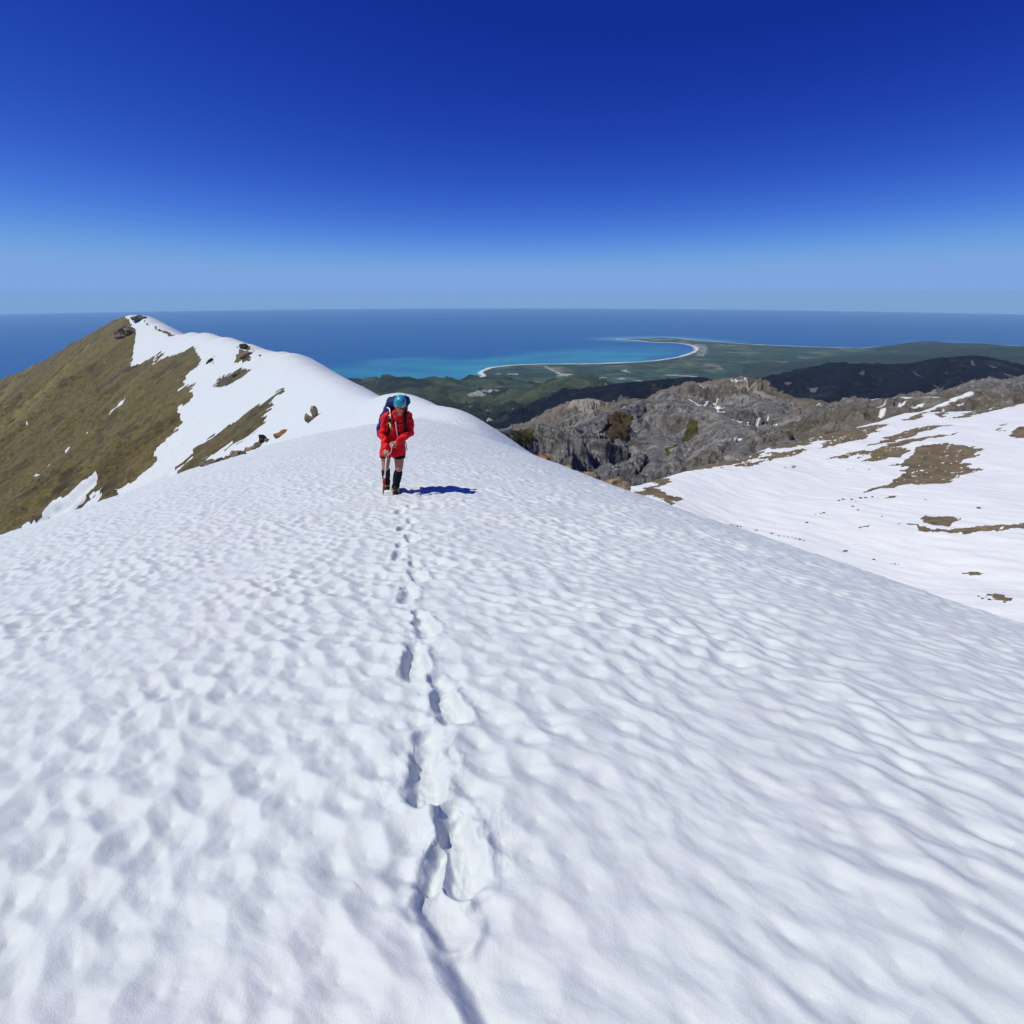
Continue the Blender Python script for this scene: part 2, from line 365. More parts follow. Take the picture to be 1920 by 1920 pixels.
# ------------------------------------------------------------------ ridge networks for the farther country
class Net:
    def __init__(s, lines, warp, wamp, base=None):
        s.L = [(catmull([P(*q[:3]) for q in l['p']], 3), l) for l in lines]; s.warp, s.wamp, s.base = warp, wamp, base
    def __call__(s, x, y, full=False):
        x, y = np.asarray(x, float), np.asarray(y, float)
        wx = x + s.wamp * fbm(x / s.warp, y / s.warp, 2, 101); wy = y + s.wamp * fbm(x / s.warp + 7, y / s.warp, 2, 105)
        z = np.full(x.shape, -1e5) if s.base is None else s.base(x, y)
        D = np.full(x.shape, 1e6); C = np.zeros(x.shape); S_ = np.zeros(x.shape); acc = 0.0
        for pts, l in s.L:
            for a, b in zip(pts[:-1], pts[1:]):
                ln = math.hypot(b[0] - a[0], b[1] - a[1]); acc += ln
                d0, t, sg = seg_dist(x, y, a, b); d1, _, _ = seg_dist(wx, wy, a, b)
                f = sstep(0, l['w'] * 6, d0); d = d0 * (1 - f) + d1 * f
                v = a[2] + (b[2] - a[2]) * t - l['s'] * hyp(d, l['w'])
                k = v > z; z = np.where(k, v, z); D = np.where(k, d0, D); C = np.where(k, l.get('c', 0), C)
                if full: S_ = np.where(k, acc - ln * (1 - t) + sg * 900, S_)
        return (z, D, C, S_) if full else z
def el_rows(zlow, r0, r1, n): return np.geomspace(r0, r1, n)
def polar(a0, a1, da, rows):
    a = np.radians(np.arange(a0, a1, da)); return rows[:, None] * np.sin(a)[None, :], rows[:, None] * np.cos(a)[None, :]

# ------------------------------------------------------------------ snow basin on the right
ctl = np.array([P(*c) for c in [(1190, 905, 300), (1330, 868, 370), (1470, 830, 450), (1600, 800, 540), (1700, 772, 640), (1830, 765, 690), (1920, 750, 740), (1920, 1155, 205),
    (1500, 1035, 235), (1250, 950, 265), (1700, 930, 335), (1920, 950, 330), (1700, 1090, 225), (1350, 980, 265), (2250, 900, 420), (2400, 1150, 250), (1560, 880, 400)]] + [np.array([60, 90, -112.])])
def tps_fit(c):
    n = len(c); d = np.hypot(c[:, None, 0] - c[None, :, 0], c[:, None, 1] - c[None, :, 1]) / 100
    K = np.where(d > 0, d * d * np.log(d + 1e-9), 0) + np.eye(n) * .02
    Pm = np.c_[np.ones(n), c[:, :2] / 100]; A = np.block([[K, Pm], [Pm.T, np.zeros((3, 3))]])
    return np.linalg.solve(A, np.r_[c[:, 2], 0, 0, 0])
tw = tps_fit(ctl)
RIM = np.array([P(*c)[:2] for c in [(1080, 960, 250), (1140, 925, 275), (1190, 903, 300), (1330, 868, 372), (1400, 850, 410), (1470, 830, 452), (1600, 799, 542), (1700, 771, 642), (1830, 764, 692), (1920, 749, 742), (2150, 730, 850)]])
def H_basin(x, y, full=False):
    x, y = np.asarray(x, float), np.asarray(y, float)
    z = tw[-3] + tw[-2] * x / 100 + tw[-1] * y / 100
    for (cx, cy_, _), w_ in zip(ctl, tw[:-3]):
        d = np.hypot(x - cx, y - cy_) / 100; z = z + w_ * np.where(d > 1e-6, d * d * np.log(d + 1e-9), 0)
    q, sg = line_dist(x, y, RIM); q = q * sg
    z = z - .38 * (np.sqrt(np.maximum(q, -400) ** 2 + 36) + q) - 3 * .76 * 0
    return (z, q) if full else z
X, Y = polar(4, 80, .1, np.geomspace(70, 1150, 560))
Zb, q = H_basin(X, Y, True)
BP = [Z4(p) for p in [
  [(1690, 725), (1700, 760), (1590, 800), (1670, 800), (1640, 812), (1735, 825), (1640, 850), (1560, 890), (1480, 905), (1400, 903), (1290, 912), (1160, 936), (1145, 930), (1250, 905), (1330, 870), (1325, 840), (1340, 815), (1270, 815), (1350, 780), (1420, 745), (1385, 735), (1440, 712), (1560, 705), (1600, 712)],
  [(1120, 800), (1150, 770), (1250, 732), (1330, 720), (1352, 740), (1310, 772), (1200, 790)],
  [(935, 785), (1060, 750), (1180, 740), (1320, 690), (1450, 668), (1600, 655), (1460, 682), (1330, 712), (1200, 752), (1050, 777)],
  [(1155, 720), (1250, 672), (1380, 632), (1590, 605), (1480, 635), (1350, 672), (1250, 702)],
  [(120, 855), (300, 796), (500, 758), (660, 742), (640, 772), (540, 802), (380, 832), (200, 852)],
  [(670, 735), (760, 680), (880, 660), (960, 648), (1140, 622), (1265, 610), (1205, 640), (1100, 692), (950, 722), (905, 725), (1000, 682), (905, 690), (820, 712), (720, 735)],
  [(640, 772), (700, 752), (760, 750), (870, 730), (830, 752), (700, 792)], [(520, 812), (600, 790), (680, 780), (560, 815)],
  [(-40, 890), (60, 860), (190, 880), (180, 908), (140, 912), (190, 940), (250, 972), (200, 1000), (110, 955), (20, 948), (60, 925), (150, 892), (60, 893)],
  [(1420, 1068), (1460, 1056), (1560, 1060), (1590, 1080), (1560, 1098), (1440, 1092)],
  [(1325, 1090), (1420, 1110), (1560, 1122), (1650, 1116), (1800, 1110), (1850, 1098), (1930, 1094), (2100, 1090), (2100, 1135), (1930, 1130), (1700, 1143), (1500, 1143), (1420, 1125)],
  [(1830, 665), (1880, 640), (1930, 625), (2050, 600), (2050, 690), (1900, 685)], [(1780, 640), (1830, 630), (1790, 648)], [(1770, 620), (1830, 610), (1800, 624)],
  [(1240, 968), (1280, 952), (1330, 955), (1290, 975)], [(770, 828), (810, 816), (815, 822), (790, 830)], [(1065, 838), (1090, 828), (1098, 832)], [(1140, 836), (1165, 828), (1160, 836)],
  [(1330, 590), (1480, 540), (1400, 585)], [(1560, 585), (1700, 540), (1810, 510), (1760, 545), (1640, 580)], [(1740, 555), (1830, 515), (1940, 480), (1940, 500), (1850, 530)], [(1480, 580), (1530, 545), (1550, 552), (1510, 582)],
  [(1130, 1116), (1160, 1108), (1170, 1114), (1140, 1120)], [(490, 1106), (530, 1104), (545, 1112)], [(1240, 1058), (1260, 1054), (1252, 1062)], [(1590, 1066), (1630, 1062), (1612, 1072)]]]
BP.append([(1800, 1074), (1820, 1071), (1840, 1072), (1830, 1077), (1808, 1077)]); BP.append([(1830, 1122), (1850, 1118), (1884, 1134), (1862, 1134)])
bpl = to_plan(H_basin, BP, 120, 1100, 8)
ba, bb = X * .9 + Y * .45, Y * .9 - X * .45
wx = X + 5 * gn(ba / 20, bb / 6, 111) + 2 * gn(ba / 6, bb / 2.4, 112); wy = Y + 3 * gn(ba / 18, bb / 7, 113) + 1.2 * gn(ba / 6, bb / 3, 114)
br = np.zeros(X.shape, bool)
for p in bpl: br |= inside(wx, wy, p)
hole = ridged((X * .9 + Y * .45) / 26, (Y * .9 - X * .45) / 9, 3, 117) > 1.55
br &= ~hole
br |= (ridged(X / 9, Y / 4, 3, 119) > 2.02) & (fbm(X / 60, Y / 60, 2, 118) > .15)      # stones poking through
br |= q > 4 + 5 * gn(X / 20, Y / 20, 115)
Zb = Zb + 1.5 * fbm(X / 62, Y / 62, 3, 116) + .40 * gn((X * .8 + Y * .6) / 5, (Y * .8 - X * .6) / 14, 120) + .6 * br * ridged(X / 6, Y / 6, 3, 121) * .35
bt = N('basin_snow', .6, .2); po = bt.pos(); nz = bt.noise(po, .25, 6, .7)
sn = bt.mix(bt.math('MULTIPLY', bt.noise(bt.pos((.05, .12, .1)), 1, 5, .6), .5), (.70, .715, .735), (.60, .635, .68))
tu = bt.ramp(bt.noise(po, .06, 6, .7), (.3, (.10, .082, .042)), (.5, (.165, .13, .070)), (.7, (.22, .165, .10)))
tu = bt.mix(bt.ramp(nz, (.5, 0.0), (.68, .75)), tu, (.045, .036, .022))
mk = bt.ramp(bt.math('ADD', bt.attr('brown'), bt.math('MULTIPLY', bt.math('SUBTRACT', bt.noise(po, .55, 7, .8), .5), 1.7)), (.42, 0.0), (.58, 1.0))
bt.color(bt.mix(mk, sn, tu)); bt.bump(bt.math('ADD', bt.math('MULTIPLY', nz, .5), bt.math('MULTIPLY', bt.noise(bt.pos((.5, 1.1, 1)), .6, 4), .5)), 1.0, .7)
structure(grid_mesh('snow_basin', X, Y, Zb, bt.m, {'brown': br.astype(float)}))

# ------------------------------------------------------------------ grey rocky hills
ROCKY = [
 dict(p=[(1120, 785, 1550), (1180, 749, 1800), (1215, 748, 1850), (1257, 730, 1900), (1307, 718, 1950), (1346, 721, 2050), (1373, 708, 2150), (1396, 712, 2150), (1430, 726, 2100), (1488, 745, 2000), (1550, 764, 1800)], s=.62, w=12, c=.6),
 dict(p=[(1550, 764, 1800), (1585, 757, 1720), (1642, 749, 1660), (1660, 748, 1640)], s=.55, w=14, c=.35),
 dict(p=[(1630, 751, 1660), (1700, 745, 1600), (1750, 743, 1600), (1777, 748, 1580), (1850, 765, 1560)], s=.5, w=14, c=.35),
 dict(p=[(1257, 731, 1895), (1292, 749, 1700), (1311, 760, 1500), (1346, 772, 1350), (1365, 789, 1200), (1385, 815, 1050), (1400, 850, 850)], s=.6, w=10, c=.1),
 dict(p=[(1430, 727, 2095), (1440, 760, 1750), (1470, 785, 1500), (1480, 815, 1200), (1500, 835, 950)], s=.6, w=10, c=.1),
 dict(p=[(1560, 764, 1760), (1560, 790, 1400), (1545, 810, 1100)], s=.55, w=12, c=.2), dict(p=[(1645, 750, 1650), (1640, 775, 1350), (1625, 795, 1100)], s=.5, w=12, c=.2),
 dict(p=[(890, 812, 560), (925, 808, 640), (953, 804, 700), (1003, 813, 850), (1056, 804, 1050), (1098, 794, 1250), (1134, 773, 1500), (1180, 752, 1780)], s=.72, w=7, c=0),
 dict(p=[(1134, 773, 1500), (1150, 800, 1250), (1140, 840, 1000), (1120, 880, 800)], s=.66, w=8, c=0), dict(p=[(1215, 750, 1840), (1230, 790, 1450), (1235, 830, 1100), (1225, 870, 850)], s=.62, w=8, c=0),
 dict(p=[(1056, 805, 1050), (1050, 830, 900), (1030, 860, 760)], s=.7, w=6, c=0), dict(p=[(953, 805, 700), (960, 830, 640), (985, 870, 560)], s=.7, w=5, c=0),
 dict(p=[(1010, 800, 2300), (1040, 775, 2400), (1063, 759, 2450), (1102, 747, 2500), (1134, 757, 2500), (1165, 770, 2500)], s=.6, w=14, c=.45),
 dict(p=[(1716, 790, 850), (1760, 763, 920), (1816, 738, 980), (1835, 733, 990), (1866, 744, 1000), (1920, 741, 1020), (2050, 730, 1050)], s=.75, w=10, c=.55),
 dict(p=[(1800, 760, 2300), (1839, 730, 2450), (1866, 718, 2500), (1920, 710, 2550), (2050, 700, 2600)], s=.5, w=20, c=.15),
]
net_r = Net(ROCKY, 260, 60)
X, Y = polar(-9, 56, .06, np.geomspace(420, 3000, 640))
Zk, D, C, SS = net_r(X, Y, True)
fo = sstep(4, 90, D); rr0 = np.hypot(X, Y)
rg = ridged(X / 170, Y / 170, 5, 131, .6); rg2 = ridged(X / 48, Y / 48, 3, 133)
# gullies that run down the fall line: noise compressed across the slope direction
Zk = Zk + fo * (9 * (rg - .6) + 3 * (rg2 - .4)) * (.6 + .4 * (1 - C)) + 3 * fbm(X / 40, Y / 40, 3, 137) * sstep(0, 20, D) + sstep(0, 25, D) * (2.6 * ridged(X / 19, Y / 19, 3, 138) + 1.2 * ridged(X / 7, Y / 7, 2, 139))
gx = SS + 14 * fbm(X / 60, Y / 60, 2, 144)
Zk = Zk + sstep(3, 140, D) * (24 * (ridged(gx / 62, D / 420, 3, 145, .5) - .4) + 4 * ridged(gx / 17, D / 160, 2, 146))
Zk = np.maximum(Zk, -1500)
LINES = [dict(p=Z4([(335, 412), (345, 428), (362, 442)]), w=2.00), dict(p=Z4([(292, 490), (318, 505), (340, 522), (372, 520), (410, 535), (432, 552), (462, 562)]), w=2.25),
         dict(p=Z4([(415, 530), (425, 545), (440, 548)]), w=5.00), dict(p=Z4([(480, 582), (520, 602), (568, 632), (620, 632), (680, 624), (752, 620)]), w=1.60), dict(p=Z4([(512, 702), (545, 680)]), w=2.00),
         dict(p=Z4([(880, 572), (910, 560), (970, 546)]), w=3.00), dict(p=Z4([(1000, 530), (1060, 514), (1130, 500)]), w=3.50), dict(p=Z4([(1180, 492), (1240, 487), (1300, 482), (1370, 481)]), w=4.00), dict(p=Z4([(1440, 480), (1520, 482)]), w=2.50),
         dict(p=Z4([(1370, 585), (1450, 545), (1550, 503), (1650, 462)]), w=3.50), dict(p=Z4([(1210, 608), (1222, 590), (1250, 550)]), w=3.50), dict(p=Z4([(1060, 596), (1062, 606)]), w=3.00), dict(p=Z4([(1310, 542), (1342, 512)]), w=2.50), dict(p=Z4([(1370, 552), (1420, 535)]), w=2.50),
         dict(p=Z4([(1600, 532), (1618, 515)]), w=2.00), dict(p=Z4([(1500, 578), (1530, 548)]), w=2.50), dict(p=Z4([(495, 390), (520, 410), (560, 412), (568, 425)]), w=2.50), dict(p=Z4([(820, 600), (860, 585)]), w=2.00), dict(p=Z4([(1020, 620), (1040, 615)]), w=2.00), dict(p=Z4([(1140, 545), (1250, 520), (1240, 500)]), w=1.50)]
class HR:
    def __call__(s, x, y): return net_r(x, y)
sn = np.zeros(X.shape)
for l in LINES:
    pts = np.array([march(net_r, u, v, 500, 3000, 500) for u, v in dense(l['p'], 8, False)])
    d, _ = line_dist(X + 3 * gn(X / 12, Y / 12, 141), Y + 3 * gn(X / 12, Y / 12, 142), pts); sn = np.maximum(sn, sstep(l['w'] * 1.25, l['w'] * .6, d * (1 + .6 * gn(X / 20, Y / 20, 143))))
VEG = [Z5(p) for p in [[(395, 720), (440, 640), (520, 650), (630, 672), (600, 820), (540, 800)], [(1840, 720), (1880, 610), (1930, 570), (1960, 640), (1900, 720)], [(1690, 850), (1740, 800), (1800, 790), (1790, 840), (1740, 860)], [(880, 690), (930, 640), (980, 650), (940, 710)]]] + [Z4([(260, 690), (290, 610), (320, 600), (320, 640), (290, 695)])]
KNOB = [Z5([(1200, 690), (1215, 560), (1290, 510), (1360, 540), (1405, 620), (1380, 740), (1290, 800), (1240, 830)])]
PALE = [Z5([(870, 470), (940, 400), (1070, 370), (1180, 410), (1130, 500), (1040, 545), (960, 500)]), Z4([(500, 440), (560, 425), (650, 455), (720, 500), (650, 480), (560, 460)]), Z4([(330, 415), (400, 410), (440, 440), (380, 450)]), Z4([(360, 560), (440, 560), (420, 600), (380, 590)]), Z4([(950, 620), (985, 610), (980, 640)])]
def pmask(polys, H, r0, r1, x, y):
    m = np.zeros(x.shape, bool); wx_ = x + 9 * gn(x / 30, y / 30, 151) + 4 * gn(x / 11, y / 11, 152); wy_ = y + 9 * gn(x / 30, y / 30, 153) + 4 * gn(x / 11, y / 11, 154)
    for p in to_plan(H, polys, r0, r1, 8): m |= inside(wx_, wy_, p)
    return m.astype(float)
veg = pmask(VEG, net_r, 450, 2800, X, Y); knob = pmask(KNOB, net_r, 450, 2800, X, Y); pale = pmask(PALE, net_r, 450, 2800, X, Y)
Zk = Zk + knob * 5
rt = N('grey_rock', .9, .15); po = rt.pos()
a1 = rt.noise(po, .012, 8, .68, .6); a2 = rt.noise(po, .06, 7, .72); a3 = rt.noise(rt.pos((.03, .03, .006)), 1, 7, .7, 1.2)
base = rt.ramp(a1, (.34, (.045, .045, .05)), (.46, (.115, .115, .12)), (.57, (.19, .187, .188)), (.70, (.31, .30, .29)))
base = rt.mix(.5, base, rt.ramp(a3, (.34, (.030, .031, .036)), (.5, (.10, .10, .104)), (.62, (.21, .21, .21))))
fl = rt.attr('flow', 'Vector'); f1 = rt.noise(rt.pos((.05, .006, 1), fl), 1, 6, .65); f2 = rt.noise(rt.pos((.16, .012, 1), fl), 1, 5, .65)
base = rt.mix(rt.ramp(f1, (.52, 0.0), (.64, .8)), base, (.29, .285, .28)); base = rt.mix(rt.ramp(f2, (.34, .75), (.45, 0.0)), base, (.030, .030, .034)); base = rt.mix(rt.ramp(f2, (.56, 0.0), (.66, .8)), base, (.36, .35, .34))
top = rt.ramp(a2, (.3, (.06, .045, .026)), (.5, (.14, .108, .066)), (.7, (.32, .265, .185)))
base = rt.mix(rt.math('MULTIPLY', rt.attr('cls'), 1.0, True), base, top)
base = rt.mix(rt.ramp(rt.noise(po, .008, 5), (.54, 0.0), (.66, .5)), base, (.075, .068, .030))
base = rt.mix(rt.ramp(a2, (.52, 0.0), (.66, .85)), base, (.022, .022, .026)); base = rt.mix(rt.ramp(a2, (.32, .8), (.43, 0.0)), base, (.27, .265, .26))
base = rt.mix(rt.attr('veg'), base, rt.ramp(a2, (.35, (.016, .017, .006)), (.6, (.085, .075, .02)))); base = rt.mix(rt.attr('knob'), base, rt.ramp(a2, (.35, (.012, .009, .005)), (.6, (.085, .055, .022))))
base = rt.mix(rt.math('MULTIPLY', rt.attr('pale'), .8), base, rt.ramp(a2, (.3, (.15, .13, .11)), (.6, (.34, .31, .27))))
rt.color(rt.mix(rt.attr('snow'), base, (.74, .75, .76)))
rt.bump(rt.math('ADD', rt.math('MULTIPLY', a2, 5), rt.math('MULTIPLY', a3, 6)), 1.0, .9)
structure(grid_mesh('rocky_hills', X, Y, Zk, rt.m, {'flow': np.stack([gx, D, np.zeros(D.shape)], -1), 'cls': C, 'snow': sn, 'veg': veg, 'knob': knob, 'pale': pale}, keep=Zk > -1499))

# ------------------------------------------------------------------ dark forested hills
FOREST = [
 dict(p=[(840, 850, 3200), (900, 822, 3500), (960, 797, 3700), (1010, 775, 3800), (1048, 755, 3900), (1091, 737, 4050), (1127, 731, 4200), (1169, 719, 4400), (1233, 713, 4600), (1307, 707, 4800), (1345, 716, 4800), (1400, 740, 4700)], s=.48, w=40),
 dict(p=[(1330, 760, 5200), (1400, 738, 5400), (1440, 718, 5600), (1500, 700, 6000), (1552, 690, 6200), (1596, 682.5, 6400), (1662, 684, 6500), (1719, 680, 6800), (1758, 673, 6900), (1800, 669, 7000), (1830, 667, 7000), (1858, 671, 7000), (1920, 686, 7000), (2060, 720, 7000)], s=.45, w=60),
 dict(p=[(1758, 673, 6900), (1740, 700, 6000), (1700, 730, 5000)], s=.42, w=50), dict(p=[(1858, 672, 7000), (1890, 710, 5800), (1900, 740, 4800)], s=.42, w=50), dict(p=[(1596, 683, 6400), (1580, 712, 5400), (1540, 750, 4400)], s=.42, w=50),
 dict(p=[(1169, 720, 4400), (1130, 755, 3700), (1080, 790, 3000)], s=.46, w=40), dict(p=[(1048, 756, 3900), (1000, 790, 3300)], s=.46, w=40),
]
net_f = Net(FOREST, 800, 130)
X, Y = polar(-14, 54, .075, np.geomspace(2300, 9000, 420))
Zf, D, C, SS = net_f(X, Y, True)
Zf = Zf + sstep(10, 400, D) * 50 * (ridged(X / 620, Y / 620, 4, 161) - .5) + 4 * ridged(X / 60, Y / 60, 2, 163) * sstep(0, 60, D)
Zf = Zf + sstep(60, 900, D) * 70 * (ridged((SS + 60 * fbm(X / 300, Y / 300, 2, 164)) / 330, D / 1800, 3, 165) - .4)
Zf = np.maximum(Zf, -2900)
scar = [Z4(p) for p in [[(1115, 370), (1130, 350), (1146, 355), (1136, 378)], [(1480, 420), (1580, 455), (1600, 465), (1500, 440)], [(1365, 352), (1430, 385), (1400, 375)], [(860, 455), (920, 440), (900, 462)], [(750, 410), (790, 412), (770, 425)], [(1650, 300), (1690, 335), (1670, 330)], [(1536, 362), (1552, 358), (1548, 368)], [(1800, 355), (1890, 385), (1850, 380)], [(1740, 325), (1790, 335), (1770, 338)], [(1600, 380), (1700, 415), (1660, 405)]]] \
     + [Z5(p) for p in [[(1230, 430), (1270, 395), (1290, 430), (1320, 350), (1350, 380), (1395, 375), (1340, 420)], [(1590, 270), (1610, 275), (1600, 290)], [(1180, 240), (1190, 250), (1184, 256)]]]
scm = pmask(scar, net_f, 2500, 8500, X, Y)
ft = N('dark_forest', .95, .08); po = ft.pos(); a2 = ft.noise(po, .02, 7, .75); a1 = ft.noise(po, .0022, 7, .65)
fc = ft.ramp(a2, (.38, (.002, .004, .012)), (.54, (.007, .011, .024)), (.68, (.024, .029, .036)))
fc = ft.mix(ft.ramp(a1, (.54, 0.0), (.70, .6)), fc, (.055, .050, .045)); fc = ft.mix(ft.math('MULTIPLY', ft.attr('scar'), .55), fc, (.20, .185, .18))
ft.color(fc); ft.bump(ft.math('MULTIPLY', a2, 14), 1.0, .9)
structure(grid_mesh('forested_hills', X, Y, Zf, ft.m, {'scar': scm}, keep=Zf > -2899))

# ------------------------------------------------------------------ coastal lowland and green hills
COAST = [(-200, 760), (300, 748), (560, 732), (660, 722), (720, 721), (800, 716), (875, 711.5), (906, 706), (902, 698), (915, 691), (935, 687.5), (960, 685), (1000, 683), (1060, 682.5), (1110, 682), (1170, 680), (1220, 677), (1262, 671.5), (1290, 664.5), (1306, 656.5),
         (1303, 650), (1285, 645), (1255, 642), (1225, 642), (1205, 639.6), (1185, 637.6), (1157, 635.6), (1178, 634.8), (1215, 634.2), (1240, 633.4), (1272, 634.6), (1300, 637.5), (1345, 641), (1400, 645), (1500, 649.5), (1600, 652.5), (1690, 655.5), (1712, 650), (1760, 645), (1840, 645.5), (1920, 649), (2200, 664), (2600, 690), (2600, 1100), (-200, 1100)]
coast = np.array([sea_pt(u, v) if v < 1000 else ray(u, v)[:2] * 3000 for u, v in catmull(COAST[:-2], 3).tolist() + [list(c) for c in COAST[-2:]]])
GREEN = [
 dict(p=[(560, 722, 13500), (634, 709.5, 13500), (663, 711, 13500), (681, 716.5, 13300), (706, 711, 13000), (730, 707.5, 12800), (755, 707, 12800), (782, 711, 12800), (809, 707, 13200), (836, 709, 13400), (871, 712.5, 13600), (897, 708.5, 13800), (921, 707, 13800), (960, 712, 13500), (1000, 722, 12800)], s=.34, w=90, c=0),
 dict(p=[(960, 742, 10300), (1000, 728, 10800), (1038, 718, 11200), (1070, 706.5, 11400), (1090, 701.5, 11500), (1112, 705, 11500), (1155, 722, 11400), (1190, 735, 11200)], s=.40, w=70, c=1),
 dict(p=[(1090, 702, 11500), (1065, 720, 10500), (1040, 745, 9300)], s=.38, w=70, c=1), dict(p=[(755, 708, 12800), (770, 725, 11500), (790, 745, 10200)], s=.36, w=70), dict(p=[(836, 710, 13400), (860, 725, 12000), (880, 738, 10900)], s=.36, w=70),
 dict(p=[(897, 709, 13800), (930, 720, 12600), (960, 730, 11600)], s=.34, w=80), dict(p=[(700, 740, 10000), (780, 745, 9500), (860, 762, 8600), (920, 770, 8200)], s=.38, w=70, c=.2), dict(p=[(790, 765, 8000), (870, 785, 7200), (930, 790, 7000)], s=.38, w=60, c=0), dict(p=[(960, 765, 8300), (1010, 758, 8800), (1060, 752, 9200)], s=.4, w=60, c=0),
]
HILLS = [dict(p=[(1660, 662, 30000), (1692, 651, 31500), (1712, 643.5, 32000), (1735, 640.5, 32000), (1758, 639.5, 32000), (1785, 643, 31500), (1810, 648, 31000), (1850, 652, 30000)], s=.24, w=300), dict(p=[(1790, 644, 34000), (1830, 644, 34500), (1880, 648, 34500), (1920, 649, 34000), (2000, 655, 33000)], s=.14, w=400),
         dict(p=[(1780, 660, 25000), (1850, 655, 26000), (1920, 652, 27000), (2050, 650, 28000)], s=.16, w=350), dict(p=[(1700, 668, 22000), (1800, 670, 20000), (1920, 672, 19000), (2050, 670, 19000)], s=.15, w=300),
         dict(p=[(1200, 636.5, 34000), (1232, 634.2, 34500), (1262, 635, 34500), (1290, 640, 33000)], s=.05, w=300)]
def inland(x, y):
    q, _ = line_dist(x, y, coast); ins = inside(x, y, coast); return np.where(ins, q, -q)
rows = np.concatenate([np.geomspace(4500, 14000, 260), np.geomspace(14000, 48000, 330)[1:]])
X, Y = polar(-52, 54, .1, rows)
# chop the line test down to the land's neighbourhood
q = inland(X, Y)
rad = np.hypot(X, Y)
base = sphere(X, Y) + np.where(q > 0, 6 + np.minimum(q, 1500) * .012, np.maximum(q * .05, -60)) + np.clip(15500 - rad, 0, 9000) * .020 * sstep(0, 3000, q)
net_g = Net(GREEN, 900, 200); net_h = Net(HILLS, 3000, 600)
zg, D, C, SS = net_g(X, Y, True); zh = net_h(X, Y)
zg = zg + sstep(20, 600, D) * 60 * (ridged((SS + 100 * fbm(X / 500, Y / 500, 2, 174)) / 420, D / 2500, 3, 176) - .4) + sstep(20, 400, D) * 45 * (ridged(X / 800, Y / 800, 4, 171) - .5)
hill = zg > base; Zl = smax(base, zg, 25) - 4
Zl = np.maximum(Zl, np.where(q > 0, zh + 40 * fbm(X / 1500, Y / 1500, 3, 173) * sstep(0, 2500, q), -1e5))
Zl = np.where(q > 0, np.maximum(Zl, sphere(X, Y) + 4), np.where(hill & (q > -400), Zl, base))
Zl = Zl + sstep(0, 900, q) * sstep(11500, 6500, rad) * 130 * (ridged(X / 1300, Y / 1300, 4, 175) - .2) 
sand = sstep(120, 30, q * (1 + .5 * gn(X / 900, Y / 900, 186))) * (q > -40) * ~hill
RIV = [Z5(p) for p in [[(690, 112), (720, 112), (780, 150), (850, 172), (945, 186), (880, 200), (800, 200), (820, 185), (760, 155)], [(60, 352), (120, 335), (310, 320), (330, 328), (200, 358), (100, 362)], [(300, 175), (330, 172), (335, 182), (300, 184)], [(395, 178), (480, 174), (485, 184), (400, 186)],
        [(1285, 215), (1340, 212), (1380, 225), (1320, 226)], [(1430, 232), (1520, 236), (1480, 244)], [(1335, 150), (1370, 146), (1400, 168), (1350, 165)], [(1130, 205), (1210, 205), (1200, 214), (1140, 213)], [(1640, 185), (1800, 188), (1950, 196), (1950, 206), (1780, 198)],
        [(0, 480), (60, 500), (160, 530), (200, 525), (100, 500)], [(200, 610), (260, 560), (330, 570), (260, 600)], [(390, 560), (440, 560), (420, 568)], [(500, 478), (560, 468), (550, 480)], [(220, 510), (280, 520), (320, 560), (270, 545)], [(1150, 240), (1200, 280), (1190, 295), (1165, 260)], [(1030, 230), (1060, 260), (1045, 255)], [(310, 420), (360, 440), (390, 400), (400, 430), (350, 455)]]] + [Z4([(1755, 272), (1800, 272), (1860, 288), (1800, 288)])]
def H_land0(x, y): return np.maximum(np.where(np.hypot(x, y) > 15500, sphere(x, y) + 15, sphere(x, y) + 15 + (15500 - np.hypot(x, y)) * .020), net_g(x, y))
riv = np.zeros(X.shape, bool)
wx, wy = X + 90 * gn(X / 300, Y / 300, 181), Y + 90 * gn(X / 300, Y / 300, 182)
for p in to_plan(H_land0, RIV, 5000, 45000, 5): riv |= inside(wx, wy, p)
town = np.zeros(X.shape, bool)
for p in to_plan(H_land0, [[(1300, 645), (1322, 645), (1328, 655), (1318, 668), (1306, 668), (1312, 655)], [(1215, 636), (1260, 635.5), (1260, 638), (1225, 638.5)]], 15000, 45000, 4): town |= inside(wx, wy, p)
lt = N('lowland', .95, .08); po = lt.pos(); a1 = lt.noise(po, .0011, 7, .68); a2 = lt.noise(po, .006, 6, .7)
ve = lt.vor(lt.pos((.0011, .0011, 0)), 1, 'Color'); vg = lt.n('SeparateColor'); lt.t.links.new(ve, vg.inputs[0])
fld = lt.ramp(vg.outputs[0], (.0, (.020, .045, .042)), (.35, (.036, .072, .055)), (.6, (.055, .09, .062)), (.85, (.085, .11, .07)), (.97, (.17, .16, .11)))
fld = lt.mix(lt.ramp(a1, (.45, 0.0), (.56, .85)), fld, (.016, .028, .018)); fld = lt.mix(lt.ramp(a2, (.6, 0.0), (.7, .5)), fld, (.13, .13, .085))
grn = lt.ramp(a1, (.36, (.010, .018, .014)), (.47, (.034, .048, .026)), (.60, (.068, .082, .042)), (.74, (.15, .145, .09)))
grn = lt.mix(lt.ramp(a2, (.52, 0.0), (.62, .7)), grn, (.012, .020, .013))
dark = lt.ramp(a1, (.40, (.007, .011, .012)), (.58, (.020, .028, .020)), (.72, (.06, .07, .04)))
lc = lt.mix(lt.attr('hill'), fld, grn); lc = lt.mix(lt.attr('dark'), lc, dark)
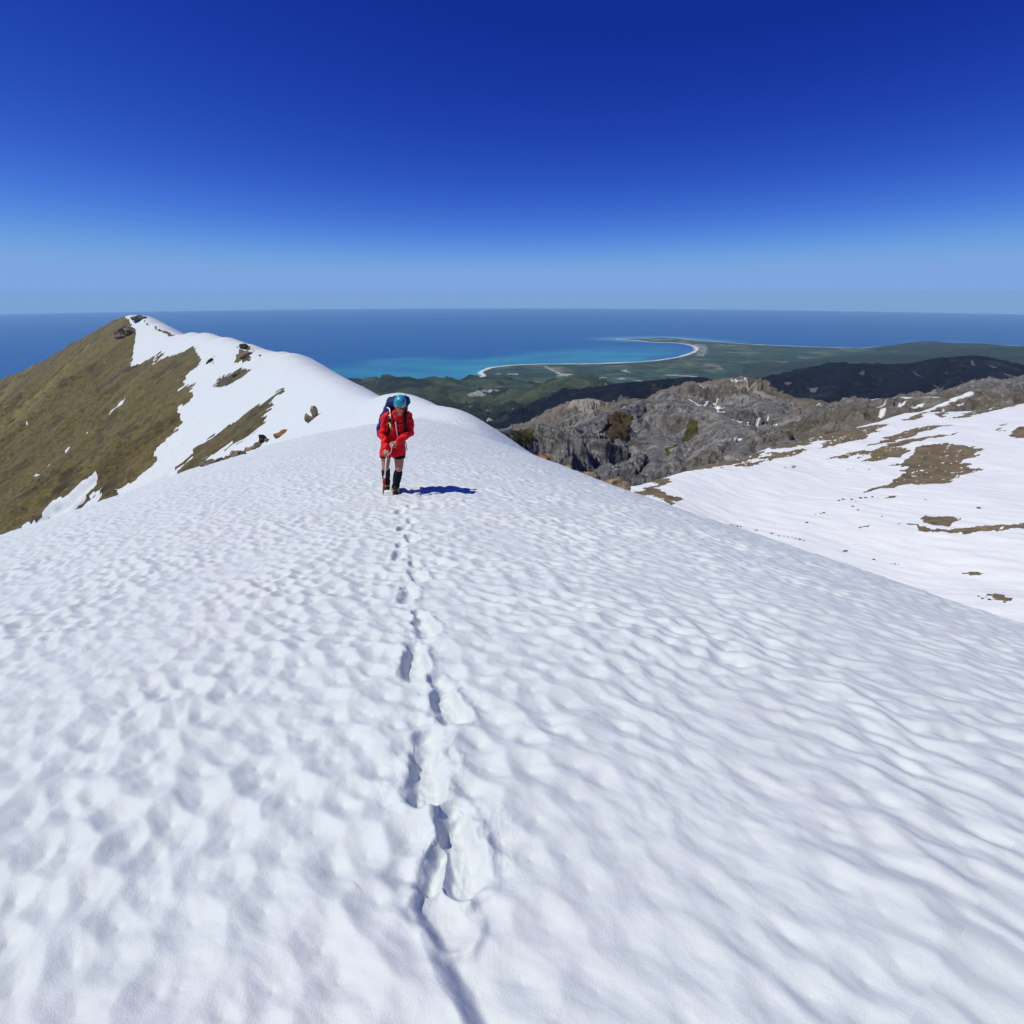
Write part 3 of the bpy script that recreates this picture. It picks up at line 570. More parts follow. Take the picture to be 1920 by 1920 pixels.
lc = lt.mix(lt.attr('river'), lc, lt.ramp(a2, (.35, (.16, .16, .14)), (.65, (.36, .35, .32)))); lc = lt.mix(lt.math('MULTIPLY', lt.attr('town'), lt.ramp(lt.noise(po, .004, 2), (.45, .1), (.6, .9))), lc, (.30, .28, .27))
lt.color(lt.mix(lt.attr('sand'), lc, (.60, .58, .53))); lt.bump(lt.math('MULTIPLY', lt.math('MULTIPLY', a2, 60), lt.attr('hill')), 1.0, .8)
farh = (zh > base + 10) & (q > 0) & (rad > 17000)
hl = sstep(0, 60, zg - base) * (.5 + .5 * C) ; dk = np.maximum(sstep(9800, 8200, rad), hill * sstep(.35, .6, fbm(X / 1500, Y / 1500, 3, 185) * .5 + .5) * (1 - C * .8)); dk = np.maximum(dk, farh * .9)
structure(grid_mesh('coastal_plain', X, Y, Zl, lt.m, {'sand': sand, 'river': riv.astype(float), 'hill': np.maximum(hl, hill * .8), 'dark': dk, 'town': town.astype(float)}, keep=Zl > sphere(X, Y) - 45))

# ------------------------------------------------------------------ sea
rows = np.concatenate([np.geomspace(900, 12000, 60), np.geomspace(12000, 48000, 420)[1:], np.geomspace(48000, 260000, 90)[1:]])
a_ = np.concatenate([np.arange(-180, -56, 4), np.arange(-56, 56, .2), np.arange(56, 180, 4)])
X = rows[:, None] * np.sin(np.radians(a_))[None, :]; Y = rows[:, None] * np.cos(np.radians(a_))[None, :]
rad = np.hypot(X, Y); Zw = sphere(X, Y)
q = np.full(X.shape, 1e5); selq = (rad < 60000) & (Y > 0); q[selq] = line_dist(X[selq], Y[selq], coast[:-2])[0]
surf = .8 * sstep(150, 30, q + 60 * gn(X / 500, Y / 500, 191))
PLUME = [[(560, 702), (600, 690), (640, 683), (700, 677), (760, 671), (820, 672), (860, 676), (930, 668), (1010, 658), (1120, 650), (1240, 648), (1300, 652), (1310, 662), (1200, 685), (900, 720), (560, 760)]]
pp = [np.array([sea_pt(u, v) for u, v in dense(p, 12)]) for p in PLUME]
wx, wy = X + 900 * fbm(X / 4000, Y / 4000, 3, 193), Y + 1500 * fbm(X / 5000, Y / 5000, 3, 195)
sg = inside(wx, wy, pp[0]); dq, _ = line_dist(wx, wy, np.vstack([pp[0], pp[0][:1]])); pd = np.where(sg, dq, -dq)
plume = sstep(-900, 1600, pd) * (.68 + .32 * sstep(5200, 300, q)) * (1 - .55 * sstep(24500, 29000, rad)) * (.8 + .35 * fbm(X / 2500, Y / 1200, 3, 197))
outer = sstep(2500, 300, q) * (Y > 31000) * .55
wt = N('sea_water', .42, .22); wt.b.inputs['IOR'].default_value = 1.33; po = wt.pos()
w1 = wt.noise(wt.pos((.00012, .0003, 1)), 1, 6, .6); w2 = wt.noise(po, .004, 4, .7)
sea_c = wt.ramp(w1, (.3, (.003, .072, .25)), (.7, (.006, .095, .31)))
sea_c = wt.mix(wt.math('MULTIPLY', wt.attr('plume'), .92, True), sea_c, (.030, .25, .36)); sea_c = wt.mix(wt.attr('shore'), sea_c, (.12, .32, .46)); sea_c = wt.mix(wt.attr('surf'), sea_c, (.8, .82, .82))
wt.color(sea_c); wt.bump(wt.math('MULTIPLY', w2, 8), 1.0, .5)
structure(grid_mesh('sea', X, Y, Zw, wt.m, {'plume': np.clip(plume, 0, 1), 'shore': outer, 'surf': surf}, wrap=True))
# ------------------------------------------------------------------ rocks
def rock_mat(name, c1, c2, c3):
    m = N(name, .9, .15); po = m.pos(); a = m.noise(po, 3.5, 7, .7); v = m.noise(po, 14, 5, .7)
    c = m.ramp(a, (.32, c1), (.5, c2), (.68, c3)); c = m.mix(m.ramp(v, (.55, 0.0), (.7, .6)), c, tuple(x * .35 for x in c1))
    m.color(c); m.bump(m.math('ADD', m.math('MULTIPLY', a, .12), m.math('MULTIPLY', v, .04)), 1.0, .8); return m.m
RM = {'grey': rock_mat('rock_grey', (.08, .065, .05), (.17, .14, .11), (.28, .235, .19)), 'tan': rock_mat('rock_tan', (.17, .12, .075), (.31, .215, .135), (.42, .32, .22)),
      'rust': rock_mat('rock_rust', (.13, .06, .025), (.27, .125, .045), (.36, .20, .09)), 'dark': rock_mat('rock_dark', (.022, .018, .015), (.05, .04, .032), (.09, .075, .055)), 'ochre': rock_mat('rock_ochre', (.14, .11, .05), (.30, .25, .12), (.42, .36, .2))}
def rock(name, loc, size, mat, seed, label, cat='rock', group=None, yaw=0, lumps=1, tilt=0.0):
    rnd = random.Random(seed); b = bmesh.new()
    for k in range(lumps):
        ox = Vector((0, 0, 0)) if k == 0 else Vector((rnd.uniform(-.55, .55) * size[0], rnd.uniform(-.3, .3) * size[1], rnd.uniform(-.4, .25) * size[2])); sc_ = 1 if k == 0 else rnd.uniform(.4, .75)
        vs_ = []
        for q in range(22):
            d = Vector((rnd.gauss(0, 1), rnd.gauss(0, 1), rnd.gauss(0, 1))).normalized() * rnd.uniform(.8, 1.05)
            vs_.append(b.verts.new(Vector((d.x * size[0] / 2, d.y * size[1] / 2, d.z * size[2] / 2)) * sc_ + ox))
        r = bmesh.ops.convex_hull(b, input=vs_)
        junk = [g for g in r['geom_interior'] if isinstance(g, bmesh.types.BMVert)]
        bmesh.ops.delete(b, geom=junk, context='VERTS')
    bmesh.ops.subdivide_edges(b, edges=b.edges[:], cuts=3, use_grid_fill=True)
    b.normal_update(); co = np.array([v.co for v in b.verts]); s = max(size)
    dsp = .05 * s * (fbm(co[:, 0] * 4 / s + seed, co[:, 2] * 4 / s + co[:, 1] * 3 / s, 3, seed % 97))
    for v, d in zip(b.verts, dsp): v.co += v.normal * float(d)
    me = bpy.data.meshes.new(name); b.to_mesh(me); b.free()
    o = link(name, me, mat); o.location = loc; o.rotation_euler = (0, tilt, yaw); return tag(o, label, cat, group)
def on_ridge(u, v, r0=28, r1=700):
    p = march(H_ridge, u, v, r0, r1, 2500); return Vector((p[0], p[1], float(H_ridge(p[0:1], p[1:2])[0])))
LEFT_ROCKS = [(1180, 962, 105, 34, 'grey', 'flat grey brown slab, lowest of the stones at the left snow edge'), (1246, 938, 50, 30, 'grey', 'low brown stone just above the flat slab at the left snow edge'),
    (1288, 920, 40, 30, 'grey', 'small brown stone between the low stone and the large round boulder'), (1325, 897, 62, 48, 'tan', 'largest rounded tan boulder in the row along the left snow edge'),
    (1364, 884, 42, 38, 'grey', 'brown boulder touching the right side of the large rounded tan one'), (1386, 864, 22, 44, 'grey', 'thin upright stone in the middle of the row of boulders'),
    (1412, 857, 55, 30, 'tan', 'wide low tan stone right of the thin upright stone'), (1450, 836, 44, 36, 'grey', 'brown stone below the pointed dark rock of the row'),
    (1478, 806, 48, 56, 'dark', 'pointed dark triangular rock at the upper end of the row'), (1502, 803, 30, 22, 'grey', 'small stone leaning on the pointed dark triangular rock')]
for k, (zx, zy, w_, h_, mk_, lab) in enumerate(LEFT_ROCKS):
    p = on_ridge(zx / 3, 560 + zy / 3 - 1); d = p.length / F_PX / 3 * .93
    rock('boulder', p + Vector((0, 0, h_ * d * .12)), (w_ * d * 1.15, w_ * d, h_ * d * 1.35), RM[mk_], 300 + k, lab, 'rock', 'row of boulders along the left snow edge', random.Random(k).uniform(0, 3))
p = on_ridge(1575 / 3, 560 + 768 / 3); d = p.length / F_PX / 3 * .93
rock('boulder', p, (118 * d, 60 * d, 44 * d), RM['rust'], 331, 'rusty orange slab half buried in the snow above the boulder row', 'rock', None, 0, 1, -.45)
p = on_ridge(1772 / 3, 560 + 672 / 3); d = p.length / F_PX / 3 * .93
o = rock('standing_rock', p + Vector((0, 0, 22 * d)), (46 * d, 46 * d, 120 * d), RM['tan'], 347, 'tall pointed tan rock standing in the snow left of the climber', 'rock')
rock('boulder', p + Vector((-30 * d, -10 * d, 0)), (62 * d, 40 * d, 58 * d), RM['grey'], 349, 'brown rock leaning on the foot of the tall pointed rock', 'rock')
for k, (u, v, w_, h_, d_, mk_, lab) in enumerate([(1153, 915, 66, 34, 15, 'tan', 'broad tan boulder behind the right snow edge beside the snow basin'), (1172, 914, 34, 32, 15.6, 'tan', 'smaller rounded boulder against the right end of the broad tan boulder'),
        (1104, 900, 44, 22, 17, 'tan', 'pale tan boulder showing above the right snow edge, left of the broad one'), (1063, 880, 24, 18, 19, 'ochre', 'small yellowish stone showing above the right snow edge'), (1016, 864, 42, 12, 22, 'rust', 'low reddish rock, farthest up along the right snow edge')]):
    rs = np.geomspace(4, 90, 1500)
    for vv in np.arange(v - 50, v + 60, 1.0):                        # the snow edge in this direction
        dd = ray(u, vv); gg = dd[2] * rs - H_ridge(dd[0] * rs, dd[1] * rs)
        if (gg < 0).any(): d_ = rs[np.argmax(gg < 0)] * 1.05; break
    q = d_ / F_PX; c = Vector(P(u, vv, d_)); c.z -= h_ * q * .32
    rock('boulder', c, (w_ * q, w_ * q * .8, h_ * q * 1.9), RM[mk_], 400 + k, lab, 'rock', 'boulders behind the right snow edge', k)
# outcrops on the far summit ridge
for k, (zx, zy, w_, h_, mk_, lm, lab) in enumerate([(700, 205, 95, 85, 'grey', 5, 'broken brown outcrop left of the snow just under the far summit'), (785, 114, 66, 34, 'grey', 4, 'jagged brown outcrop on top of the far summit'),
        (1382, 322, 95, 62, 'grey', 4, 'square brown outcrop on the snowy ridge right of the far summit'), (1330, 430, 60, 40, 'grey', 3, 'low brown outcrop in the bare patch below the square outcrop'), (1185, 352, 34, 40, 'dark', 2, 'small dark outcrop at the top edge of the long snow tongue'),
        (1370, 268, 70, 26, 'dark', 3, 'flat dark outcrop on the skyline above the square outcrop')]):
    p = on_ridge(zx / 3, 560 + zy / 3, 60, 800); d = p.length / F_PX / 3 * .9
    rock('rock_outcrop', p, (w_ * d, w_ * d * .8, h_ * d * 1.1), RM[mk_], 500 + k, lab, 'outcrop', 'outcrops on the far summit ridge', k, lm)
st = [Z4([q])[0] for q in [(1020, 985), (1040, 976), (1082, 975), (1102, 986), (1126, 970), (1150, 965), (1085, 1016), (1112, 1031), (905, 1051), (932, 1048), (946, 1042), (862, 1097), (1185, 958), (1210, 962), (1440, 978), (1700, 1018)]]
st += [(1080 + x * .4375, 780 + y * .4375) for x, y in [(690, 475), (706, 478), (765, 494), (775, 492), (838, 506), (868, 519), (890, 520), (908, 524), (925, 527), (940, 531), (958, 534), (975, 538), (1150, 571), (1160, 568), (1280, 605), (1355, 620), (1372, 622), (1385, 624), (1680, 668), (1700, 667), (1725, 671), (1722, 782), (1738, 792), (1752, 786), (1768, 796), (1785, 797), (1812, 800), (1832, 807)]]
proto = None; srnd = random.Random(5)
for k, (u, v) in enumerate(st):
    p = march(H_basin, u, v, 110, 1000, 1200); xa, ya = p[0:1], p[1:2]; z = float((H_basin(xa, ya) + 1.5 * fbm(xa / 62, ya / 62, 3, 116) + .40 * gn((xa * .8 + ya * .6) / 5, (ya * .8 - xa * .6) / 14, 120))[0]); d = math.hypot(*p); sz = d / F_PX * srnd.uniform(2.5, 6.5)
    if proto is None:
        proto = rock('stone', (0, 0, 0), (1, .8, .55), RM['dark'], 601, 'small dark stone lying on the snow of the far right basin', 'stone', 'dark stones scattered over the snow basin'); o = proto
    else: o = proto.copy(); COL.objects.link(o)
    o.location = (p[0], p[1], z + .05 * sz); o.scale = (sz, sz * 1.2, sz * .7); o.rotation_euler = (0, 0, srnd.uniform(0, 6))

# ------------------------------------------------------------------ soft body modelling: shapes fused into one skin
def add_cap(b, p0, r0, p1, r1):
    p0, p1 = Vector(p0), Vector(p1); d = p1 - p0; L_ = d.length
    for p, r in ((p0, r0), (p1, r1)): bmesh.ops.create_uvsphere(b, u_segments=14, v_segments=9, radius=r, matrix=Matrix.Translation(p))
    if L_ > 1e-5: bmesh.ops.create_cone(b, cap_ends=True, segments=14, radius1=r0, radius2=r1, depth=L_, matrix=Matrix.Translation((p0 + p1) / 2) @ d.to_track_quat('Z', 'Y').to_matrix().to_4x4())
def add_ell(b, c, r, rot=(0, 0, 0)):
    from mathutils import Euler
    bmesh.ops.create_uvsphere(b, u_segments=20, v_segments=14, radius=1, matrix=Matrix.Translation(c) @ Euler(rot).to_matrix().to_4x4() @ Matrix.Diagonal((*r, 1)))
def add_loft(b, rings, n=24, p=2.0):                 # rings of (cx, cy, z, rx, ry)
    vs_ = []
    for cx, cy_, z, rx, ry in rings:
        row = []
        for k in range(n):
            a = 2 * math.pi * k / n; ca, sa = math.cos(a), math.sin(a)
            row.append(b.verts.new((cx + rx * math.copysign(abs(ca) ** (2 / p), ca), cy_ + ry * math.copysign(abs(sa) ** (2 / p), sa), z)))
        vs_.append(row)
    for r0, r1 in zip(vs_[:-1], vs_[1:]):
        for k in range(n): b.faces.new((r0[k], r0[(k + 1) % n], r1[(k + 1) % n], r1[k]))
    b.faces.new(vs_[0][::-1]); b.faces.new(vs_[-1])
def add_box(b, c, s, rot=(0, 0, 0)):
    from mathutils import Euler
    bmesh.ops.create_cube(b, size=1, matrix=Matrix.Translation(c) @ Euler(rot).to_matrix().to_4x4() @ Matrix.Diagonal((*s, 1)))
def add_tube(b, pts, r, n=8):
    for a, c in zip(pts[:-1], pts[1:]): add_cap(b, a, r, c, r)
def finish(name, b, mat, parent, voxel=None, smooth=6, wrinkle=0, wscale=9, seed=0, shade=True):
    bmesh.ops.recalc_face_normals(b, faces=b.faces[:])
    me = bpy.data.meshes.new(name); b.to_mesh(me); b.free()
    if voxel:
        t_ = bpy.data.objects.new('tmp', me); COL.objects.link(t_)
        m = t_.modifiers.new('r', 'REMESH'); m.mode = 'VOXEL'; m.voxel_size = voxel
        if smooth: m = t_.modifiers.new('s', 'SMOOTH'); m.factor = .5; m.iterations = smooth
        dg = bpy.context.evaluated_depsgraph_get(); me2 = bpy.data.meshes.new_from_object(t_.evaluated_get(dg)); me2.name = name
        bpy.data.objects.remove(t_); bpy.data.meshes.remove(me); me = me2
        if wrinkle:
            n = len(me.vertices); co = np.zeros(n * 3); me.vertices.foreach_get('co', co); co = co.reshape(-1, 3); no = np.zeros(n * 3); me.vertices.foreach_get('normal', no); no = no.reshape(-1, 3)
            w_ = ridged(co[:, 0] * wscale * .8 + co[:, 2] * wscale * .5, co[:, 2] * wscale - co[:, 0] * wscale * .6 + co[:, 1] * wscale * .7, 2, seed) - .3
            co = co + no * (w_ * wrinkle)[:, None]; me.vertices.foreach_set('co', co.ravel()); me.update()
    if shade: me.polygons.foreach_set('use_smooth', np.ones(len(me.polygons), bool))
    n = len(me.vertices); co = np.zeros(n * 3); me.vertices.foreach_get('co', co); co = co.reshape(-1, 3); co[:, 0] += LEAN * co[:, 2]; me.vertices.foreach_set('co', co.ravel()); me.update()
    return link(name, me, mat, parent)

LEAN = .105                                           # the climber leans a little uphill
skin = N('skin', .55, .35); ns = skin.noise(skin.pos(), 30, 4); skin.color(skin.mix(ns, (.40, .165, .095), (.52, .235, .15))); skin = skin.m
red = N('red_cloth', .75, .2); po = red.pos(); red.color(red.mix(red.noise(po, 8, 4), (.62, .006, .010), (.80, .012, .014))); red.bump(red.noise(po, 220, 2), .0015, .5); red = red.m
black = plain('black_cloth', (.008, .008, .010), .8, .2, .3); navy = N('navy_fabric', .7, .25); po = navy.pos(); navy.color(navy.mix(navy.noise(po, 25, 4), (.006, .012, .075), (.012, .030, .17))); navy = navy.m
teal = N('helmet_shell', .42, .45); po = teal.pos(); teal.color(teal.mix(teal.ramp(teal.noise(po, 34, 5, .75), (.35, 0.0), (.65, 1.0)), (.010, .20, .30), (.025, .33, .44))); teal = teal.m
orange = plain('orange_cloth', (.75, .11, .03), .8, .2, .15); white = plain('pale_plastic', (.75, .75, .72), .4, .4); yellow = plain('yellow_strap', (.85, .60, .04), .5, .4); lime = plain('lime_plastic', (.60, .75, .05), .4, .5)
steel = plain('steel', (.42, .43, .44), .35, .5, .1, 1.0); alu = plain('silver_shaft', (.72, .71, .68), .4, .5, .08); redpaint = plain('red_grip', (.48, .010, .016), .45, .4, .15); rubber = plain('black_rubber', (.012, .012, .012), .7, .3, .3); brownhair = plain('brown_hair', (.05, .028, .014), .7, .3, .4); lip = plain('lips', (.45, .12, .10), .5, .4)

# ------------------------------------------------------------------ the climber
ft0 = march(H_ridge, 741, 924, 2, 25, 3000); base = Vector((ft0[0], ft0[1], float(H_ridge(ft0[0:1], ft0[1:2])[0])))
YAW = math.atan2(-base.x, base.y)
per = tag(empty('person', base, (0, 0, YAW)), 'person in a red jacket, black shorts, gaiters and teal helmet climbing the snow ridge', 'person')
SCL = 1.03; per.scale = (SCL,) * 3
GS = .19                                              # the slope falls away behind the climber
def gz(y): return -GS * y
KN = {'r': dict(hip=(-.150, .03, .84), knee=(-.163, .0, .485), ankle=(-.138, .27, .085), toe=(-.135, .13, .005)),
      'l': dict(hip=(.050, .02, .84), knee=(.050, -.12, .475), ankle=(.0, -.05, .105), toe=(-.005, -.22, .055))}
b = bmesh.new()
HC = Vector((.040, -.190, 1.490)); HT = R_(19)        # head bowed
from mathutils import Euler
HM = Matrix.Translation(HC) @ Euler((HT, 0, R_(4))).to_matrix().to_4x4()
def hp(x, y, z): return HM @ Vector((x, y, z))
def hell(c, r): add_ell(b, hp(*c), r, (HT, 0, R_(4)))
hell((0, .012, .02), (.070, .090, .094)); hell((0, -.025, -.045), (.060, .065, .070)); hell((0, -.055, -.092), (.032, .030, .026))        # skull, jaw, chin
hell((-.037, -.058, -.028), (.026, .025, .024)); hell((.037, -.058, -.028), (.026, .025, .024)); hell((0, -.078, .012), (.055, .018, .016))   # cheeks, brow
add_cap(b, hp(0, -.086, .0), .010, hp(0, -.108, -.034), .014); hell((-.012, -.094, -.038), (.009, .010, .008)); hell((.012, -.094, -.038), (.009, .010, .008))  # nose
hell((-.071, .005, -.022), (.010, .020, .030)); hell((.071, .005, -.022), (.010, .020, .030))                                             # ears
add_cap(b, (.02, -.06, 1.30), .062, hp(0, .01, -.07), .054)
add_loft(b, [(-.05, .02, .80, .13, .10), (-.04, .01, .95, .115, .09), (-.01, -.02, 1.12, .13, .095), (.0, -.03, 1.25, .14, .09), (.01, -.04, 1.32, .09, .06)])
ARM = {'r': ((-.170, -.03, 1.275), (-.215, -.06, 1.03), (-.165, -.285, .845)), 'l': ((.180, -.03, 1.275), (.215, -.10, 1.04), (.0, -.305, .945))}
for k in 'rl':
    a, e, w_ = ARM[k]; add_cap(b, a, .045, e, .038); add_cap(b, e, .038, w_, .026)
    q = KN[k]; h, kn, an, to = (Vector(q[n]) for n in ('hip', 'knee', 'ankle', 'toe'))
    add_cap(b, h, .094, h.lerp(kn, .5), .086); add_cap(b, h.lerp(kn, .5), .086, kn, .064); add_ell(b, kn + Vector((0, -.020, -.005)), (.052, .050, .06))
    cm = kn.lerp(an, .35) + Vector((0, .022, 0)); add_cap(b, kn, .058, cm, .060); add_cap(b, cm, .060, an, .036); add_cap(b, an, .036, an.lerp(to, .6) + Vector((0, 0, .012)), .024)
def hand(wrist, fwd, back, side, curl):               # side +1: thumb towards +cross
    w_, f, n = Vector(wrist), Vector(fwd).normalized(), Vector(back).normalized(); s = f.cross(n).normalized(); n = s.cross(f)
    palm = w_ + f * .052; add_cap(b, w_, .026, w_ + f * .02, .027)
    for o_ in (-.022, 0, .022): add_cap(b, w_ + f * .018 + s * o_ * .7, .019, w_ + f * .082 + s * o_ * 1.15, .0135)
    for i, L_ in enumerate((.072, .080, .074, .060)):
        k0 = w_ + f * .086 + s * side * (.030 - .020 * i); a = 0; p = k0; r = .0098
        for j, fr in enumerate((.45, .32, .23)):
            a += curl * (.8, 1.15, .8)[j]; d = f * math.cos(a) - n * math.sin(a); p2 = p + d * L_ * fr; add_cap(b, p, r, p2, r * .92); p, r = p2, r * .92
    t0 = w_ + f * .022 + s * side * .026; t1 = t0 + (f * .6 + s * side * .55 - n * .35).normalized() * .042; t2 = t1 + (f * .75 - s * side * .25 - n * .6).normalized() * .034
    add_cap(b, t0, .014, t1, .0115); add_cap(b, t1, .0115, t2, .0095)
hand(ARM['r'][2], (.12, -.62, -.55), (-.1, -.5, .75), 1, 1.15)
hand(ARM['l'][2], (-.85, -.42, -.12), (-.05, -.75, .62), -1, 1.0)
body = finish('body', b, skin, per, .0046, 3)
# face details
for sx in (-1, 1):
    b = bmesh.new(); add_ell(b, hp(sx * .030, -.0795, -.010), (.0125, .008, .0075), (HT, 0, 0)); finish('eye', b, rubber, per)
b = bmesh.new(); add_ell(b, hp(0, -.0835, -.066), (.023, .008, .0055), (HT, 0, 0)); finish('mouth', b, lip, per)
b = bmesh.new(); add_ell(b, hp(0, .045, -.01), (.078, .07, .085), (HT, 0, 0)); add_cap(b, hp(0, .09, -.03), .03, (.03, .0, 1.36), .018); finish('hair', b, brownhair, per, .006, 3)
# jacket
b = bmesh.new()
add_loft(b, [(-.050, -.01, .675, .195, .170), (-.050, -.01, .70, .198, .170), (-.045, .0, .82, .188, .155), (-.03, .0, .96, .160, .125), (-.01, -.025, 1.10, .172, .130), (.002, -.035, 1.21, .182, .125), (.008, -.04, 1.28, .165, .105), (.015, -.05, 1.325, .115, .085), (.02, -.07, 1.37, .078, .074)], 28, 2.3)
for k in 'rl':
    a, e, w_ = (Vector(v) for v in ARM[k]); wc = e.lerp(w_, .93)
    add_cap(b, a, .072, e, .060); add_cap(b, e, .060, wc, .043)
add_cap(b, (-.08, -.02, 1.31), .075, ARM['r'][0], .07); add_cap(b, (.10, -.03, 1.31), .075, ARM['l'][0], .07)
jk = finish('jacket', b, red, per, .008, 6, .014, 6.5, 12)
b = bmesh.new(); add_tube(b, [(.005, -.165, 1.27), (.008, -.172, 1.20), (-.005, -.168, 1.10), (-.02, -.148, .98), (-.035, -.142, .86), (-.04, -.142, .72)], .0055); finish('zip', b, rubber, jk, None)
b = bmesh.new(); add_loft(b, [(.02, -.072, 1.345, .088, .084), (.028, -.092, 1.385, .086, .082), (.03, -.10, 1.405, .080, .076)], 24); finish('collar', b, red, jk, .007, 4, .004, 14, 3)
for k, (cx, cz) in enumerate([(.055, 1.02), (-.10, 1.05)]):
    b = bmesh.new(); add_tube(b, [(cx - .03, -.146 if k == 0 else -.128, cz + .07), (cx + .01, -.142 if k == 0 else -.138, cz - .07)], .004); finish('pocket_zip', b, rubber, jk)
# shorts, gaiters, boots, crampons
b = bmesh.new()
for k, zb_ in (('r', .635), ('l', .625)):
    h, kn = Vector(KN[k]['hip']), Vector(KN[k]['knee']); e = h.lerp(kn, (h.z - zb_) / (h.z - kn.z))
    add_loft(b, [(e.x, e.y - .005, e.z, .101, .106), (h.x, h.y - .02, .74, .104, .112), (h.x + (.02 if k == 'r' else -.02), h.y, .86, .10, .105)])
finish('shorts', b, black, per, .007, 3, .004, 12, 5)
def along(pts_r, n=16):
    b = bmesh.new()
    for (p0, r0), (p1, r1) in zip(pts_r[:-1], pts_r[1:]): add_cap(b, p0, r0, p1, r1)
    return b
for k in 'rl':
    q = KN[k]; kn, an, to = Vector(q['knee']), Vector(q['ankle']), Vector(q['toe']); cm = kn.lerp(an, .38) + Vector((0, .018, 0))
    b = bmesh.new(); d = (an - kn); tp = kn.lerp(an, .16)
    add_cap(b, tp.lerp(an, .10), .068, cm, .074); add_cap(b, cm, .074, kn.lerp(an, .75), .060); add_cap(b, kn.lerp(an, .75), .060, an + Vector((0, 0, .015)), .064); add_cap(b, an + Vector((0, 0, .01)), .057, an.lerp(to, .55) + Vector((0, 0, .03)), .046)
    finish('gaiter', b, black, per, .006, 4, .005, 14, 9)
    b = bmesh.new(); hl_ = an + Vector((0, .045, -.05)); fw = (to - hl_); fw.normalize()
    tt = to + Vector((0, 0, .012))
    add_cap(b, hl_ + Vector((0, 0, .02)), .043, an.lerp(tt, .45), .046); add_cap(b, an.lerp(tt, .45), .046, tt + Vector((0, .02, .028)), .040); add_cap(b, an, .05, hl_ + Vector((0, 0, .02)), .045)
    bt_ = finish('boot', b, rubber, per, .006, 3)
    b = bmesh.new(); pit_ = math.atan2(tt.z - hl_.z, -(tt.y - hl_.y)); mid = (hl_ + tt) / 2 + Vector((0, -.01, -.022)); add_box(b, mid, (.088, (hl_ - tt).length + .10, .024), (-pit_, 0, 0)); bmesh.ops.bevel(b, geom=b.edges[:], offset=.008, segments=2, affect='EDGES'); finish('sole', b, rubber, bt_)
    b = bmesh.new(); rot = Euler((-pit_, 0, 0)).to_matrix()
    for sx in (-.044, .044): add_box(b, mid + rot @ Vector((sx, 0, -.006)), (.006, .27, .014), (-pit_, 0, 0))
    for sy in (-.12, -.04, .07, .12): add_box(b, mid + rot @ Vector((0, sy, -.014)), (.09, .012, .006), (-pit_, 0, 0))
    for sx in (-.042, .042):
        for sy in (-.125, -.065, -.01, .06, .12): bmesh.ops.create_cone(b, cap_ends=True, segments=6, radius1=.002, radius2=.008, depth=.034, matrix=Matrix.Translation(mid + rot @ Vector((sx, sy, -.026))) @ Euler((-pit_, 0, 0)).to_matrix().to_4x4())
    for sx in (-.022, .022): bmesh.ops.create_cone(b, cap_ends=True, segments=6, radius1=.008, radius2=.002, depth=.04, matrix=Matrix.Translation(mid + rot @ Vector((sx, -.155, -.014))) @ Euler((R_(70) - pit_, 0, 0)).to_matrix().to_4x4())
    cp = finish('crampon', b, steel, bt_, shade=False)
    for f_, up, rr2 in ((.32, .070, .056), (.72, .045, .052)):
        c0 = an.lerp(tt, f_) + Vector((0, -.004, 0)); b = bmesh.new()
        add_tube(b, [c0 + Vector((rr2 * math.cos(a) * 1.02, -.01 * math.sin(a), rr2 * math.sin(a) * 1.0 - .004)) for a in np.linspace(-.35, math.pi + .35, 12)], .0065); finish('strap', b, yellow, cp)
    b = bmesh.new(); add_tube(b, [hl_ + Vector((.05 * math.cos(a), .03 + .035 * math.sin(a), .03)) for a in np.linspace(-.4, math.pi + .4, 10)], .007); finish('heel_bail', b, yellow, cp)
# helmet
b = bmesh.new()
bmesh.ops.create_uvsphere(b, u_segments=40, v_segments=24, radius=1)
bmesh.ops.bisect_plane(b, geom=b.verts[:] + b.edges[:] + b.faces[:], plane_co=(0, 0, -.30), plane_no=(0, 0, -1), clear_outer=True)
for v in b.verts:
    z = v.co.z; v.co = Vector((v.co.x * .094, v.co.y * .120, z * .110)); 
    if z < -.15: v.co.x *= 1.04; v.co.y *= 1.03
r = bmesh.ops.solidify(b, geom=b.faces[:], thickness=.010)
HMh = HM @ Matrix.Translation((0, .012, .052)) @ Euler((R_(4), 0, 0)).to_matrix().to_4x4()
for v in b.verts: v.co = HMh @ v.co
he = finish('helmet', b, teal, per)
for a in (-.62, -.2, .2, .62):
    b = bmesh.new(); add_tube(b, [HMh @ Vector((.0945 * math.sin(a) * math.sin(t), -.1205 * math.sin(t) * math.cos(a), .1105 * math.cos(t))) for t in (.75, .9, 1.0)], .006); finish('vent', b, plain('vent_%d' % int(a * 10), (.006, .10, .15), .6), he) if abs(a) > .3 else b.free()
for x, z in ((-.066, -.006), (.064, -.006)):
    b = bmesh.new(); y = -math.sqrt(max(0, 1 - (x / .097) ** 2 - (z / .112) ** 2)) * .122; add_box(b, HMh @ Vector((x, y, z)), (.014, .012, .040), (HT, 0, R_(-32 if x < 0 else 32))); bmesh.ops.bevel(b, geom=b.edges[:], offset=.004, segments=2, affect='EDGES'); finish('headlamp_clip', b, white, he)
b = bmesh.new(); add_ell(b, HMh @ Vector((.030, -.1155, -.006)), (.011, .006, .012), (HT, 0, 0)); finish('logo', b, white, he)
b = bmesh.new(); add_tube(b, [HMh @ Vector((.0975 * math.cos(a), .1235 * math.sin(a), -.033)) for a in np.linspace(0, 2 * math.pi, 40)], .005); finish('rim', b, plain('helmet_edge', (.02, .14, .19), .5), he)
